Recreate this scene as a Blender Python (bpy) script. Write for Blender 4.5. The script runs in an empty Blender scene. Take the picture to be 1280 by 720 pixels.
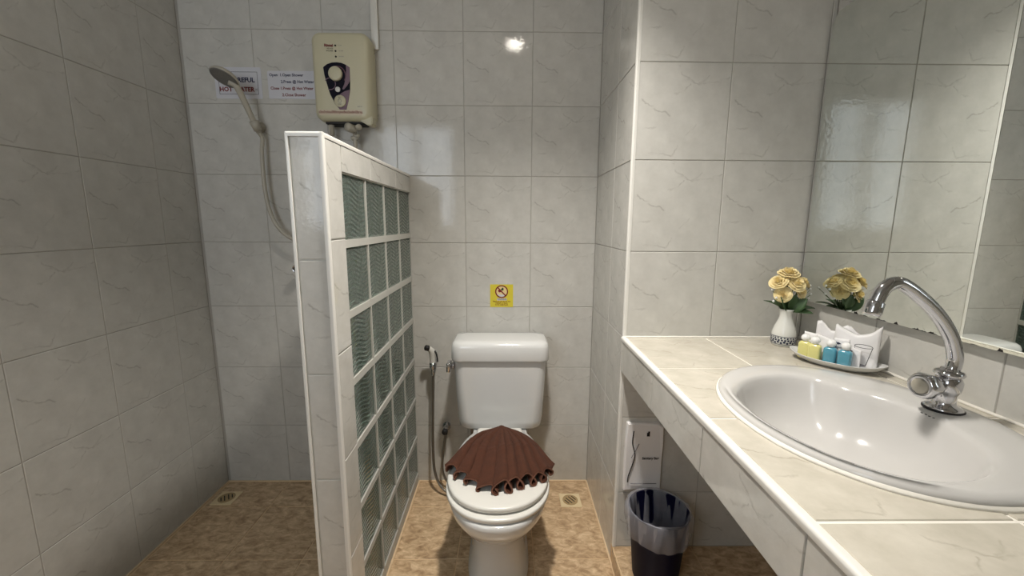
import bpy, bmesh, math, random
from mathutils import Vector, Matrix
from mathutils.noise import noise as pnoise

# ------------------------------------------------------------------ camera, world, light, exposure
scene = bpy.context.scene
COL = scene.collection
PI = math.pi

def make_camera():
    f_px, yaw, pitch, roll = 512.42, 0.0114, 0.1589, 0.0054
    cy, sy, cp, sp = math.cos(yaw), math.sin(yaw), math.cos(pitch), math.sin(pitch)
    fwd = Vector((sy * cp, cy * cp, -sp)); rt = Vector((cy, -sy, 0)); up = rt.cross(fwd)
    r2 = rt * math.cos(roll) + up * math.sin(roll)
    u2 = up * math.cos(roll) - rt * math.sin(roll)
    cam = bpy.data.cameras.new('camera'); cam.sensor_width = 36.0
    cam.lens = 36.0 * f_px / 1280.0; cam.clip_start = 0.02
    o = bpy.data.objects.new('camera', cam); COL.objects.link(o)
    M = Matrix((r2, u2, -fwd)).transposed().to_4x4()
    M.translation = Vector((0.1935, -1.9045, 1.2988))
    o.matrix_world = M
    scene.camera = o
make_camera()

world = bpy.data.worlds.new('world'); scene.world = world; world.use_nodes = True
world.node_tree.nodes['Background'].inputs[0].default_value = (0.86, 0.93, 1.0, 1)
world.node_tree.nodes['Background'].inputs[1].default_value = 6.0

LAMP = (0.236, -0.955, 2.40)
LAMP_W = 47.0

vs = scene.view_settings
vs.view_transform = 'Standard'; vs.look = 'None'; vs.gamma = 1.0; vs.use_curve_mapping = False
vs.exposure = 0.0
scene.cycles.sample_clamp_indirect = 4.0
scene.cycles.max_bounces = 14
scene.cycles.transparent_max_bounces = 12

# ------------------------------------------------------------------ helpers
def lin(r, g, b):
    def c(v):
        v /= 255.0
        return v / 12.92 if v <= 0.04045 else ((v + 0.055) / 1.055) ** 2.4
    return (c(r), c(g), c(b), 1.0)

def mat(name, col, rough=0.5, metal=0.0, spec=None, trans=0.0, ior=None, coat=0.0, alpha=1.0, bump=None, sss=0.0, mottle=None, sheen=0.0):
    m = bpy.data.materials.new(name); m.use_nodes = True
    nt = m.node_tree; b = nt.nodes['Principled BSDF']
    b.inputs['Base Color'].default_value = col
    b.inputs['Roughness'].default_value = rough
    b.inputs['Metallic'].default_value = metal
    if spec is not None: b.inputs['Specular IOR Level'].default_value = spec
    if trans: b.inputs['Transmission Weight'].default_value = trans
    if ior: b.inputs['IOR'].default_value = ior
    if coat: b.inputs['Coat Weight'].default_value = coat; b.inputs['Coat Roughness'].default_value = 0.05
    if alpha < 1: b.inputs['Alpha'].default_value = alpha
    if sheen: b.inputs['Sheen Weight'].default_value = sheen
    tc = nt.nodes.new('ShaderNodeTexCoord')
    if mottle:
        sc, amt = mottle
        n = nt.nodes.new('ShaderNodeTexNoise'); n.inputs['Scale'].default_value = sc; n.inputs['Detail'].default_value = 5
        nt.links.new(tc.outputs['Object'], n.inputs['Vector'])
        mx = nt.nodes.new('ShaderNodeMix'); mx.data_type = 'RGBA'
        mx.inputs[6].default_value = tuple(c * (1 - amt) for c in col[:3]) + (1,)
        mx.inputs[7].default_value = tuple(min(1, c * (1 + amt)) for c in col[:3]) + (1,)
        nt.links.new(n.outputs['Fac'], mx.inputs[0]); nt.links.new(mx.outputs[2], b.inputs['Base Color'])
    if bump:
        sc, st = bump
        n = nt.nodes.new('ShaderNodeTexNoise'); n.inputs['Scale'].default_value = sc; n.inputs['Detail'].default_value = 3
        nt.links.new(tc.outputs['Object'], n.inputs['Vector'])
        bp = nt.nodes.new('ShaderNodeBump'); bp.inputs['Strength'].default_value = st; bp.inputs['Distance'].default_value = 0.002
        nt.links.new(n.outputs['Fac'], bp.inputs['Height']); nt.links.new(bp.outputs['Normal'], b.inputs['Normal'])
    return m

def marble_tile(name, light, dark, vein, rough=0.16):
    """glazed marble-print tile, the same print on every tile (tile-local coordinates)"""
    m = bpy.data.materials.new(name); m.use_nodes = True
    nt = m.node_tree; N = nt.nodes; L = nt.links; b = N['Principled BSDF']
    def vm(op, a=None, bb=None, s=None):
        n = N.new('ShaderNodeVectorMath'); n.operation = op
        for i, v in enumerate((a, bb)):
            if v is None: continue
            if isinstance(v, tuple): n.inputs[i].default_value = v
            else: L.new(v, n.inputs[i])
        if s is not None:
            if isinstance(s, (int, float)): n.inputs['Scale'].default_value = s
            else: L.new(s, n.inputs['Scale'])
        return n
    def ma(op, a, bb=None, clamp=False):
        n = N.new('ShaderNodeMath'); n.operation = op; n.use_clamp = clamp
        for i, v in enumerate((a, bb)):
            if v is None: continue
            if isinstance(v, (int, float)): n.inputs[i].default_value = v
            else: L.new(v, n.inputs[i])
        return n.outputs[0]
    tc = N.new('ShaderNodeTexCoord')
    p0 = vm('SCALE', tc.outputs['Object'], s=1 / 0.3).outputs[0]
    flat = vm('MULTIPLY', p0, (1, 1, 0)).outputs[0]
    n1 = N.new('ShaderNodeTexNoise'); n1.inputs['Scale'].default_value = 14; n1.inputs['Detail'].default_value = 4
    L.new(flat, n1.inputs['Vector'])
    off = vm('SCALE', vm('SUBTRACT', n1.outputs['Color'], (0.5, 0.5, 0.5)).outputs[0], s=0.085).outputs[0]
    p = vm('MULTIPLY', vm('ADD', flat, off).outputs[0], (1, 1, 0)).outputs[0]
    segs = [((.44, .96), (.49, .87), 1), ((.49, .87), (.64, .78), .8), ((.64, .78), (.76, .855), .6), ((.64, .78), (.97, .84), .7),
            ((.565, .78), (.50, .71), 1.3), ((.50, .71), (.40, .68), .7), ((.05, .62), (.24, .51), 1.1), ((.24, .51), (.36, .46), .9),
            ((.16, .075), (.41, .045), .8), ((.41, .045), (.47, .16), .9), ((.55, .26), (.66, .38), .6), ((.08, .33), (.23, .34), .6)]
    tot = None
    for (a, c, w) in segs:
        ba = (c[0] - a[0], c[1] - a[1], 0.0); bb = ba[0] ** 2 + ba[1] ** 2
        pa = vm('SUBTRACT', p, (a[0], a[1], 0.0)).outputs[0]
        d = vm('DOT_PRODUCT', pa, ba).outputs['Value']
        h = ma('MULTIPLY', d, 1 / bb, True)
        q = vm('SCALE', ba, s=h).outputs[0]
        dist = vm('LENGTH', vm('SUBTRACT', pa, q).outputs[0]).outputs['Value']
        v = ma('MULTIPLY', ma('SUBTRACT', 1.0, ma('MULTIPLY', dist, 1 / 0.013), True), w * 0.5)
        tot = v if tot is None else ma('MAXIMUM', tot, v)
    n3 = N.new('ShaderNodeTexNoise'); n3.inputs['Scale'].default_value = 9; n3.inputs['Detail'].default_value = 6
    L.new(flat, n3.inputs['Vector'])
    br = N.new('ShaderNodeMapRange'); br.inputs[1].default_value = .35; br.inputs[2].default_value = .6
    L.new(n3.outputs['Fac'], br.inputs[0])
    veinf = ma('MULTIPLY', tot, br.outputs[0])
    n2 = N.new('ShaderNodeTexNoise'); n2.inputs['Scale'].default_value = 3.6; n2.inputs['Detail'].default_value = 7; n2.inputs['Roughness'].default_value = .62
    L.new(flat, n2.inputs['Vector'])
    cr = N.new('ShaderNodeMapRange'); cr.inputs[1].default_value = .34; cr.inputs[2].default_value = .66
    L.new(n2.outputs['Fac'], cr.inputs[0])
    mx = N.new('ShaderNodeMix'); mx.data_type = 'RGBA'; mx.inputs[6].default_value = dark; mx.inputs[7].default_value = light
    L.new(cr.outputs[0], mx.inputs[0])
    mv = N.new('ShaderNodeMix'); mv.data_type = 'RGBA'; mv.inputs[7].default_value = vein
    L.new(veinf, mv.inputs[0]); L.new(mx.outputs[2], mv.inputs[6]); L.new(mv.outputs[2], b.inputs['Base Color'])
    b.inputs['Roughness'].default_value = rough
    b.inputs['Specular IOR Level'].default_value = .30
    bn = N.new('ShaderNodeTexNoise'); bn.inputs['Scale'].default_value = 80; bn.inputs['Detail'].default_value = 3
    L.new(tc.outputs['Object'], bn.inputs['Vector'])
    bp = N.new('ShaderNodeBump'); bp.inputs['Strength'].default_value = .09; bp.inputs['Distance'].default_value = .003
    L.new(bn.outputs['Fac'], bp.inputs['Height']); L.new(bp.outputs['Normal'], b.inputs['Normal'])
    return m

def stone_tile(name, c1, c2, c3, rough=.3):
    m = bpy.data.materials.new(name); m.use_nodes = True
    nt = m.node_tree; N = nt.nodes; L = nt.links; b = N['Principled BSDF']
    tc = N.new('ShaderNodeTexCoord'); oi = N.new('ShaderNodeObjectInfo')
    mul = N.new('ShaderNodeMath'); mul.operation = 'MULTIPLY'; mul.inputs[1].default_value = 37.0; L.new(oi.outputs['Random'], mul.inputs[0])
    mp = N.new('ShaderNodeMapping'); mp.inputs['Scale'].default_value = (1.0, 1.7, 1); mp.inputs['Rotation'].default_value = (0, 0, .35)
    cmb = N.new('ShaderNodeCombineXYZ'); L.new(mul.outputs[0], cmb.inputs[0]); L.new(mul.outputs[0], cmb.inputs[2])
    L.new(tc.outputs['Object'], mp.inputs['Vector']); L.new(cmb.outputs[0], mp.inputs['Location'])
    n1 = N.new('ShaderNodeTexNoise'); n1.inputs['Scale'].default_value = 24; n1.inputs['Detail'].default_value = 9; n1.inputs['Roughness'].default_value = .68; n1.inputs['Distortion'].default_value = .6
    L.new(mp.outputs[0], n1.inputs['Vector'])
    r = N.new('ShaderNodeValToRGB'); e = r.color_ramp.elements
    e[0].position = .30; e[0].color = c1; e[1].position = .68; e[1].color = c3
    k = e.new(.48); k.color = c2
    L.new(n1.outputs['Fac'], r.inputs[0]); L.new(r.outputs[0], b.inputs['Base Color'])
    b.inputs['Roughness'].default_value = rough
    bp = N.new('ShaderNodeBump'); bp.inputs['Strength'].default_value = .12; bp.inputs['Distance'].default_value = .002
    L.new(n1.outputs['Fac'], bp.inputs['Height']); L.new(bp.outputs['Normal'], b.inputs['Normal'])
    return m

M = {}
M['tile'] = marble_tile('wall_tile_glaze', lin(206, 204, 198), lin(193, 191, 185), lin(128, 123, 116), .04)
M['ctile'] = marble_tile('counter_tile_glaze', lin(203, 197, 184), lin(186, 180, 166), lin(136, 126, 110), .07)
M['ftile'] = stone_tile('floor_tile_stone', lin(144, 116, 86), lin(190, 161, 126), lin(226, 200, 164), .28)
M['grout'] = mat('grey_grout', lin(168, 164, 156), .8, bump=(200, .3))
M['fgrout'] = mat('tan_grout', lin(216, 188, 150), .8, bump=(200, .3))
M['cgrout'] = mat('white_grout', lin(232, 228, 218), .6, bump=(120, .3))
M['trim'] = mat('white_pvc_trim', lin(226, 224, 218), .32, bump=(60, .05))
M['mortar'] = mat('block_mortar', lin(188, 187, 180), .6, bump=(150, .3))
M['paint'] = mat('white_paint', lin(205, 203, 198), .7, bump=(80, .1))
M['porcelain'] = mat('white_porcelain', lin(214, 214, 212), .12, coat=.25, mottle=(3, .015))
M['basin'] = mat('basin_porcelain', lin(198, 196, 193), .16, coat=.15, mottle=(4, .015))
M['plastic'] = mat('white_plastic', lin(220, 218, 211), .28, mottle=(5, .02))
M['cream'] = mat('cream_plastic', lin(200, 194, 166), .35, mottle=(6, .03))
M['greyplastic'] = mat('warm_grey_plastic', lin(176, 170, 156), .35, mottle=(8, .04))
M['chrome'] = mat('polished_chrome', lin(205, 205, 208), .07, metal=1, bump=(30, .02))
M['steel'] = mat('braided_steel', lin(150, 146, 140), .35, metal=1, bump=(700, .6))
M['dark'] = mat('dark_rubber', lin(26, 24, 24), .6, mottle=(20, .2))
M['navy'] = mat('panel_navy_print', lin(16, 13, 28), .6, spec=.15, mottle=(10, .1))
M['mauve'] = mat('panel_mauve_print', lin(128, 106, 118), .5, spec=.2, mottle=(10, .05))
M['rose_print'] = mat('panel_rose_print', lin(96, 60, 70), .35, mottle=(10, .05))
M['ink_black'] = mat('black_ink', lin(24, 22, 28), .6, mottle=(50, .1))
M['ink_blue'] = mat('dark_blue_ink', lin(34, 38, 74), .6, mottle=(50, .1))
M['ink_red'] = mat('dark_red_ink', lin(120, 36, 38), .6, mottle=(50, .1))
M['ink_grey'] = mat('grey_ink', lin(110, 108, 112), .6, mottle=(50, .1))
M['paper'] = mat('laminated_paper', lin(206, 206, 212), .4, mottle=(9, .02))
M['yellow'] = mat('yellow_vinyl', lin(214, 198, 60), .5, mottle=(9, .04))
M['pale_print'] = mat('cream_print', lin(228, 206, 150), .5, mottle=(9, .04))
M['red_print'] = mat('dark_red_print', lin(120, 22, 22), .5, mottle=(9, .04))
M['green_print'] = mat('green_print', lin(30, 66, 26), .5, mottle=(9, .04))
M['bag'] = mat('white_wrapper', lin(234, 232, 232), .45, bump=(60, .25))
M['liner'] = mat('bin_liner_film', lin(196, 196, 206), .25, alpha=.30, bump=(90, .5))
M['binblue'] = mat('navy_bin_plastic', lin(13, 14, 40), .5, spec=.08, mottle=(10, .1))
M['yellow_liquid'] = mat('yellow_bottle', lin(222, 216, 140), .15, mottle=(20, .03), coat=.5)
M['blue_liquid'] = mat('teal_bottle', lin(84, 154, 176), .15, mottle=(20, .03), coat=.5)
M['cap'] = mat('white_cap', lin(238, 238, 236), .3, mottle=(20, .02))
M['blue_print'] = mat('blue_print', lin(36, 44, 70), .4, mottle=(30, .1))
M['teal_print'] = mat('teal_logo_print', lin(70, 110, 140), .5, mottle=(30, .1))
M['vase'] = mat('white_vase_glaze', lin(224, 224, 218), .14, coat=.3, mottle=(10, .03))
M['petal'] = mat('yellow_petal', lin(248, 228, 172), .6, mottle=(60, .10), sheen=.2)
M['leaf'] = mat('green_leaf', lin(58, 84, 48), .45, mottle=(30, .25))
M['stem'] = mat('green_stem', lin(78, 96, 54), .5, mottle=(30, .2))
M['towel'] = mat('brown_terry', lin(76, 40, 22), .95, bump=(900, 1.0), mottle=(60, .3))
M['towel_edge'] = mat('brown_hem', lin(120, 80, 62), .95, bump=(900, .8), mottle=(60, .1))
M['drain'] = mat('cream_drain_plate', lin(226, 206, 166), .35, mottle=(30, .04))
M['draingrate'] = mat('tarnished_grate', lin(170, 146, 106), .4, mottle=(60, .15))
M['tape'] = mat('clear_label_tape', lin(204, 190, 166), .3, mottle=(20, .05))

def glass_block_mat():
    m = bpy.data.materials.new('wavy_block_glass'); m.use_nodes = True
    nt = m.node_tree; N = nt.nodes; L = nt.links; b = N['Principled BSDF']
    b.inputs['Base Color'].default_value = (0.46, 0.60, 0.53, 1)
    b.inputs['Roughness'].default_value = .03
    b.inputs['IOR'].default_value = 1.5
    b.inputs['Transmission Weight'].default_value = .90
    tc = N.new('ShaderNodeTexCoord'); sp = N.new('ShaderNodeSeparateXYZ'); L.new(tc.outputs['Object'], sp.inputs[0])
    def ma(op, a, c=None):
        n = N.new('ShaderNodeMath'); n.operation = op
        for i, v in enumerate((a, c)):
            if v is None: continue
            if isinstance(v, (int, float)): n.inputs[i].default_value = v
            else: L.new(v, n.inputs[i])
        return n.outputs[0]
    u = ma('MULTIPLY', sp.outputs[1], 2 * PI / .18)
    v = ma('ADD', ma('MULTIPLY', sp.outputs[2], 2 * PI / .0140), ma('MULTIPLY', ma('SINE', u), 4.5))
    nz = N.new('ShaderNodeTexNoise'); nz.inputs['Scale'].default_value = 30; nz.inputs['Detail'].default_value = 2
    L.new(tc.outputs['Object'], nz.inputs['Vector'])
    h = ma('ADD', ma('SINE', v), ma('MULTIPLY', nz.outputs['Fac'], 3.0))
    bp = N.new('ShaderNodeBump'); bp.inputs['Strength'].default_value = .42; bp.inputs['Distance'].default_value = .0022
    L.new(h, bp.inputs['Height']); L.new(bp.outputs['Normal'], b.inputs['Normal'])
    return m
M['glass'] = glass_block_mat()
M['glassedge'] = mat('block_glass_edge', lin(112, 128, 120), .2, mottle=(20, .1))

def mirror_mat():
    m = mat('silvered_mirror', (0.80, 0.83, 0.80, 1), .0, metal=1)
    return m
M['mirror'] = mirror_mat()
M['mirror_back'] = mat('mirror_edge', lin(70, 68, 62), .3, mottle=(40, .2))
M['spots'] = mat('silvering_decay', lin(26, 22, 20), .6, mottle=(60, .3))

def emit(name, col, s):
    m = bpy.data.materials.new(name); m.use_nodes = True
    nt = m.node_tree; nt.nodes.clear()
    e = nt.nodes.new('ShaderNodeEmission'); e.inputs[0].default_value = col; e.inputs[1].default_value = s
    o = nt.nodes.new('ShaderNodeOutputMaterial'); nt.links.new(e.outputs[0], o.inputs[0])
    return m
M['lamp'] = emit('lamp_glow', (1, .93, .82, 1), 60.0)

# ---- object helpers
def link(name, data, parent=None):
    o = bpy.data.objects.new(name, data); COL.objects.link(o)
    if parent is not None: o.parent = parent
    return o

def obj(name, bm, m, parent=None, smooth=True, loc=None, flat_angle=None):
    me = bpy.data.meshes.new(name)
    bmesh.ops.recalc_face_normals(bm, faces=bm.faces)
    bm.to_mesh(me); bm.free()
    mats = m if isinstance(m, (list, tuple)) else [m]
    for x in mats: me.materials.append(M[x] if isinstance(x, str) else x)
    if smooth:
        me.polygons.foreach_set('use_smooth', [True] * len(me.polygons))
        if flat_angle is not None: me.set_sharp_from_angle(angle=math.radians(flat_angle))
    o = link(name, me, parent)
    if loc: o.location = loc
    return o

def tag(o, label, cat=None, group=None, kind=None):
    o['label'] = label
    if cat: o['category'] = cat
    if group: o['group'] = group
    if kind: o['kind'] = kind
    return o

def thing(name, label, cat, loc=(0, 0, 0), rotz=0, group=None):
    o = link(name, None); o.location = loc; o.rotation_euler = (0, 0, rotz); o.empty_display_size = .05
    return tag(o, label, cat, group)

def bx(bm, x0, x1, y0, y1, z0, z1, bev=0, seg=2):
    t = bmesh.new()
    bmesh.ops.create_cube(t, size=1)
    for v in t.verts:
        v.co = Vector((x0 + (v.co.x + .5) * (x1 - x0), y0 + (v.co.y + .5) * (y1 - y0), z0 + (v.co.z + .5) * (z1 - z0)))
    if bev: bmesh.ops.bevel(t, geom=list(t.edges), offset=bev, segments=seg, affect='EDGES', profile=.5)
    me = bpy.data.meshes.new('tmp'); t.to_mesh(me); t.free(); bm.from_mesh(me); bpy.data.meshes.remove(me)
    return bm

def box(*a, **k): return bx(bmesh.new(), *a, **k)

def loft(bm, rings, cap0=True, cap1=True, closed=True):
    vr = [[bm.verts.new(p) for p in r] for r in rings]
    n = len(rings[0])
    for a, b in zip(vr, vr[1:]):
        for i in range(n if closed else n - 1):
            j = (i + 1) % n
            try: bm.faces.new((a[i], a[j], b[j], b[i]))
            except ValueError: pass
    if cap0: bm.faces.new(list(reversed(vr[0])))
    if cap1: bm.faces.new(vr[-1])
    return bm

def lathe(bm, prof, seg=32, axis=None, origin=(0, 0, 0), cap=True):
    """prof: (radius, height) along axis (default +Z)"""
    ax = Vector(axis or (0, 0, 1)).normalized()
    t = Vector((1, 0, 0)) if abs(ax.x) < .9 else Vector((0, 1, 0))
    u = ax.cross(t).normalized(); w = ax.cross(u)
    O = Vector(origin)
    rings = [[O + ax * h + (u * math.cos(2 * PI * i / seg) + w * math.sin(2 * PI * i / seg)) * max(r, 1e-5) for i in range(seg)] for r, h in prof]
    return loft(bm, rings, cap, cap)

def catmull(pts, n):
    P = [Vector(p) for p in pts]; P = [P[0] * 2 - P[1]] + P + [P[-1] * 2 - P[-2]]
    out = []
    for i in range(1, len(P) - 2):
        for k in range(n):
            t = k / n; a, b, c, d = P[i - 1], P[i], P[i + 1], P[i + 2]
            out.append(.5 * ((2 * b) + (c - a) * t + (2 * a - 5 * b + 4 * c - d) * t * t + (3 * b - 3 * c + d - a) * t ** 3))
    out.append(P[-2].copy()); return out

def tube(bm, pts, r, seg=12, smooth_n=0, cap=True):
    P = catmull(pts, smooth_n) if smooth_n else [Vector(p) for p in pts]
    rings = []; prev = None
    for i, p in enumerate(P):
        d = (P[min(i + 1, len(P) - 1)] - P[max(i - 1, 0)]).normalized()
        if prev is None:
            t = Vector((0, 0, 1)) if abs(d.z) < .9 else Vector((1, 0, 0))
            u = d.cross(t).normalized()
        else:
            u = (prev - d * prev.dot(d)).normalized()
        prev = u; w = d.cross(u)
        rr = r(i / max(1, len(P) - 1)) if callable(r) else r
        rings.append([p + (u * math.cos(2 * PI * k / seg) + w * math.sin(2 * PI * k / seg)) * rr for k in range(seg)])
    return loft(bm, rings, cap, cap)

def rrect(w, h, r, n=6):
    """rounded rectangle outline centred at 0"""
    out = []
    for cx, cy, a0 in ((w / 2 - r, h / 2 - r, 0), (-w / 2 + r, h / 2 - r, PI / 2), (-w / 2 + r, -h / 2 + r, PI), (w / 2 - r, -h / 2 + r, 1.5 * PI)):
        for k in range(n + 1):
            a = a0 + PI / 2 * k / n
            out.append((cx + r * math.cos(a), cy + r * math.sin(a)))
    return out

def prism(bm, pts, z0, z1, f=lambda x, y, z: (x, y, z)):
    return loft(bm, [[f(x, y, z0) for x, y in pts], [f(x, y, z1) for x, y in pts]])

_txt = {}
def text(s, size, m, parent, O, U, V, align='CENTER', name='lettering', bold=0.0, sx=1.0):
    cu = bpy.data.curves.new('t', 'FONT'); cu.body = s; cu.size = size; cu.align_x = align; cu.align_y = 'CENTER'
    cu.offset = bold; cu.resolution_u = 2
    t = bpy.data.objects.new('t', cu); COL.objects.link(t)
    dg = bpy.context.evaluated_depsgraph_get()
    me = bpy.data.meshes.new_from_object(t.evaluated_get(dg)); me.name = name
    bpy.data.objects.remove(t); bpy.data.curves.remove(cu)
    me.materials.clear(); me.materials.append(M[m])
    U = Vector(U).normalized(); V = Vector(V).normalized(); W = U.cross(V)
    mt = Matrix((U * sx, V, W)).transposed().to_4x4(); mt.translation = Vector(O)
    me.transform(mt)
    return link(name, me, parent)

# ---- tiles: each tile is an object, meshes shared; local x,y = position within the full tile, z = outwards
TS = .3
_tm = {}
def tile_mesh(u0, u1, v0, v1, t, m, name, bev=.0012):
    key = (round(u0, 4), round(u1, 4), round(v0, 4), round(v1, 4), m, t)
    if key in _tm: return _tm[key]
    bm = bmesh.new()
    lo = [(u0, v0), (u1, v0), (u1, v1), (u0, v1)]
    hi = [(u0 + bev, v0 + bev), (u1 - bev, v0 + bev), (u1 - bev, v1 - bev), (u0 + bev, v1 - bev)]
    loft(bm, [[(x, y, 0) for x, y in lo], [(x, y, t - bev) for x, y in lo], [(x, y, t) for x, y in hi]], cap0=False)
    bmesh.ops.recalc_face_normals(bm, faces=bm.faces)
    me = bpy.data.meshes.new(name); bm.to_mesh(me); bm.free(); me.materials.append(M[m])
    _tm[key] = me
    return me

def tile_grid(parent, O, U, V, ur, vr, uo=0., vo=0., m='tile', gap=.0024, t=.0018, name='tile', mask=None, ts=TS):
    """O: point on the grout plane where u=v=0; tiles cover ur x vr, joints at uo+k*ts, vo+k*ts"""
    U = Vector(U); V = Vector(V); W = U.cross(V); R = Matrix((U, V, W)).transposed().to_4x4()
    out = []
    i = math.floor((ur[0] - uo) / ts + 1e-6)
    while uo + i * ts < ur[1] - 1e-6:
        a = uo + i * ts; u0 = max(ur[0], a); u1 = min(ur[1], a + ts); i += 1
        if u1 - u0 < .012: continue
        j = math.floor((vr[0] - vo) / ts + 1e-6)
        while vo + j * ts < vr[1] - 1e-6:
            b = vo + j * ts; v0 = max(vr[0], b); v1 = min(vr[1], b + ts); j += 1
            if v1 - v0 < .012: continue
            if mask and not mask((u0 + u1) / 2, (v0 + v1) / 2): continue
            g = gap / 2
            me = tile_mesh(u0 - a + g, u1 - a - g, v0 - b + g, v1 - b - g, t, m, name)
            o = link(name, me, parent)
            mt = R.copy(); mt.translation = Vector(O) + U * a + V * b
            o.matrix_local = mt
            out.append(o)
    return out

# ------------------------------------------------------------------ the room
XL, XR, XW = -1.210, .600, 1.222      # left wall, return wall, right (mirror) wall
YV, YR = -.515, -2.60                 # vanity wall, rear wall
ZC, ZF = 2.44, .075                   # ceiling, raised dry floor
T = .0018

def struct(name, bm, m, label, smooth=False):
    o = obj(name, bm, m, smooth=smooth); return tag(o, label, kind='structure')

wb = struct('wall_back', box(XL - .1, XR + .02, T, .12, -.05, ZC), 'grout', 'tiled back wall of the wet area behind the toilet')
tile_grid(wb, (0, T, 0), (1, 0, 0), (0, 0, 1), (XL, XR), (0, ZC), 0, .003)
wl = struct('wall_left', box(XL - .12, XL - T, YR, .02, -.05, ZC), 'grout', 'tiled side wall of the shower')
tile_grid(wl, (XL - T, 0, 0), (0, 1, 0), (0, 0, 1), (YR, 0), (0, ZC), -.197, .003)
wr = struct('wall_return', box(XR + T, XR + .06, YV + .004, T, -.05, ZC), 'grout', 'tiled return wall beside the toilet')
tile_grid(wr, (XR + T, 0, 0), (0, -1, 0), (0, 0, 1), (0, -YV - .004), (0, ZC), 0, .003)
wv = struct('wall_vanity', box(XR + .004, XW + .1, YV + T, YV + .06, -.05, ZC), 'grout', 'tiled end wall over the vanity counter')
tile_grid(wv, (0, YV + T, 0), (1, 0, 0), (0, 0, 1), (XR + .007, XW), (ZF, ZC), XR + .007, .003)
ww = struct('wall_right', box(XW + T, XW + .12, YR, YV + .03, -.05, ZC), 'grout', 'tiled wall that carries the mirror')
tile_grid(ww, (XW + T, YV, 0), (0, -1, 0), (0, 0, 1), (0, YV - YR), (ZF, ZC), -.012, .003)
ce = struct('ceiling', box(XL - .1, XW + .1, YR - .1, .1, ZC, ZC + .05), 'paint', 'plain white painted ceiling')
# rear wall behind the viewer with an unseen window added as the daylight source
WX0, WX1, WZ0, WZ1 = -1.17, -.38, 1.25, 2.30
bm = bmesh.new()
bx(bm, XL - .1, WX0, YR - .1, YR, -.05, ZC); bx(bm, WX1, XW + .1, YR - .1, YR, -.05, ZC); bx(bm, WX0, WX1, YR - .1, YR, WZ1, ZC); bx(bm, WX0, WX1, YR - .1, YR, -.05, WZ0)
struct('wall_rear', bm, 'paint', 'painted wall with an added open window behind the viewer')
bm = bmesh.new()
for (x0, x1, z0, z1) in ((WX0 - .04, WX0 + .02, WZ0 - .04, WZ1 + .04), (WX1 - .02, WX1 + .04, WZ0 - .04, WZ1 + .04), (WX0, WX1, WZ0 - .04, WZ0 + .02), (WX0, WX1, WZ1 - .02, WZ1 + .04), ((WX0 + WX1) / 2 - .02, (WX0 + WX1) / 2 + .02, WZ0, WZ1)): bx(bm, x0, x1, YR - .11, YR + .015, z0, z1, .003)
struct('added_window_1', bm, 'trim', 'white frame of the added open window')
po = bpy.data.lights.new('added_window_portal', 'AREA'); po.shape = 'RECTANGLE'; po.size = WX1 - WX0; po.size_y = WZ1 - WZ0; po.cycles.is_portal = True  # portal for the daylight through the added window
p = link('added_window_portal', po); p.location = ((WX0 + WX1) / 2, YR - .05, (WZ1 + WZ0) / 2); p.rotation_euler = (PI / 2, 0, 0)

# floors: sunken wet floor, raised dry floor
YS = -1.02
fl = struct('floor', box(XL - .05, XR + .05, YS - .02, .05, -.06, -T), 'fgrout', 'sunken brown tiled floor of the wet area')
tile_grid(fl, (0, 0, -T), (1, 0, 0), (0, 1, 0), (XL, XR), (YS, 0), 0, -.19, m='ftile', gap=.004)
rf = struct('floor_raised', box(XR - .001, XW + .05, YR - .1, YV + .02, -.06, ZF - T), 'fgrout', 'raised brown tiled floor under the counter')
bm = box(XL - .05, XR, YR - .1, YS, -.06, ZF - T)
rf2 = obj('floor_slab', bm, 'fgrout', rf, smooth=False)
tile_grid(rf, (0, 0, ZF - T), (1, 0, 0), (0, 1, 0), (XR, XW), (YR, YV), 0, -.515, m='ftile', gap=.004)
tile_grid(rf, (0, 0, ZF - T), (1, 0, 0), (0, 1, 0), (XL, XR), (YR, YS), 0, -.515, m='ftile', gap=.004)
# kerb faces
kr = struct('trim_1', box(XR - .004, XR + .001, YS, YV - .012, 0, ZF - .002), 'ftile', 'low kerb between the sunken and the raised floor')
# pale caulk along the foot of the walls
bm = bmesh.new()
bx(bm, XL, XR, -.007, .001, -.001, .006, .002, 1); bx(bm, XR - .007, XR + .001, YS, 0, -.001, .006, .002, 1); bx(bm, XL - .001, XL + .006, YS, 0, -.001, .006, .002, 1)
tag(obj('trim_2', bm, mat('tan_caulk', lin(220, 194, 158), .5, mottle=(60, .12)), smooth=False), 'tan caulk line along the foot of the walls', kind='structure')

def quarter_trim(bm, p0, p1, nx, ny, r=.011, n=5):
    """rounded corner bead from p0 to p1; nx, ny: outward unit vectors of the two faces"""
    nx = Vector(nx); ny = Vector(ny)
    prof = [nx * -r * .9 + ny * 0.0015, nx * -r * .9 + ny * -.006]
    sec = []
    for k in range(n + 1):
        a = PI / 2 * k / n
        sec.append(nx * (r * math.sin(a) - r + .002) + ny * (r * math.cos(a) - r + .002))
    sec.append(nx * .001 - ny * (2 * r)); sec.insert(0, ny * .001 - nx * (2 * r)); sec.append(-nx * 2 * r - ny * 2 * r)
    loft(bm, [[Vector(p0) + s for s in sec], [Vector(p1) + s for s in sec]])
    return bm
bm = quarter_trim(bmesh.new(), (XR, YV, ZF), (XR, YV, ZC), (-1, 0, 0), (0, -1, 0), .0055)
tag(obj('trim_3', bm, 'trim', smooth=True, flat_angle=50), 'white rounded bead on the corner beside the toilet', kind='structure')

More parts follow.
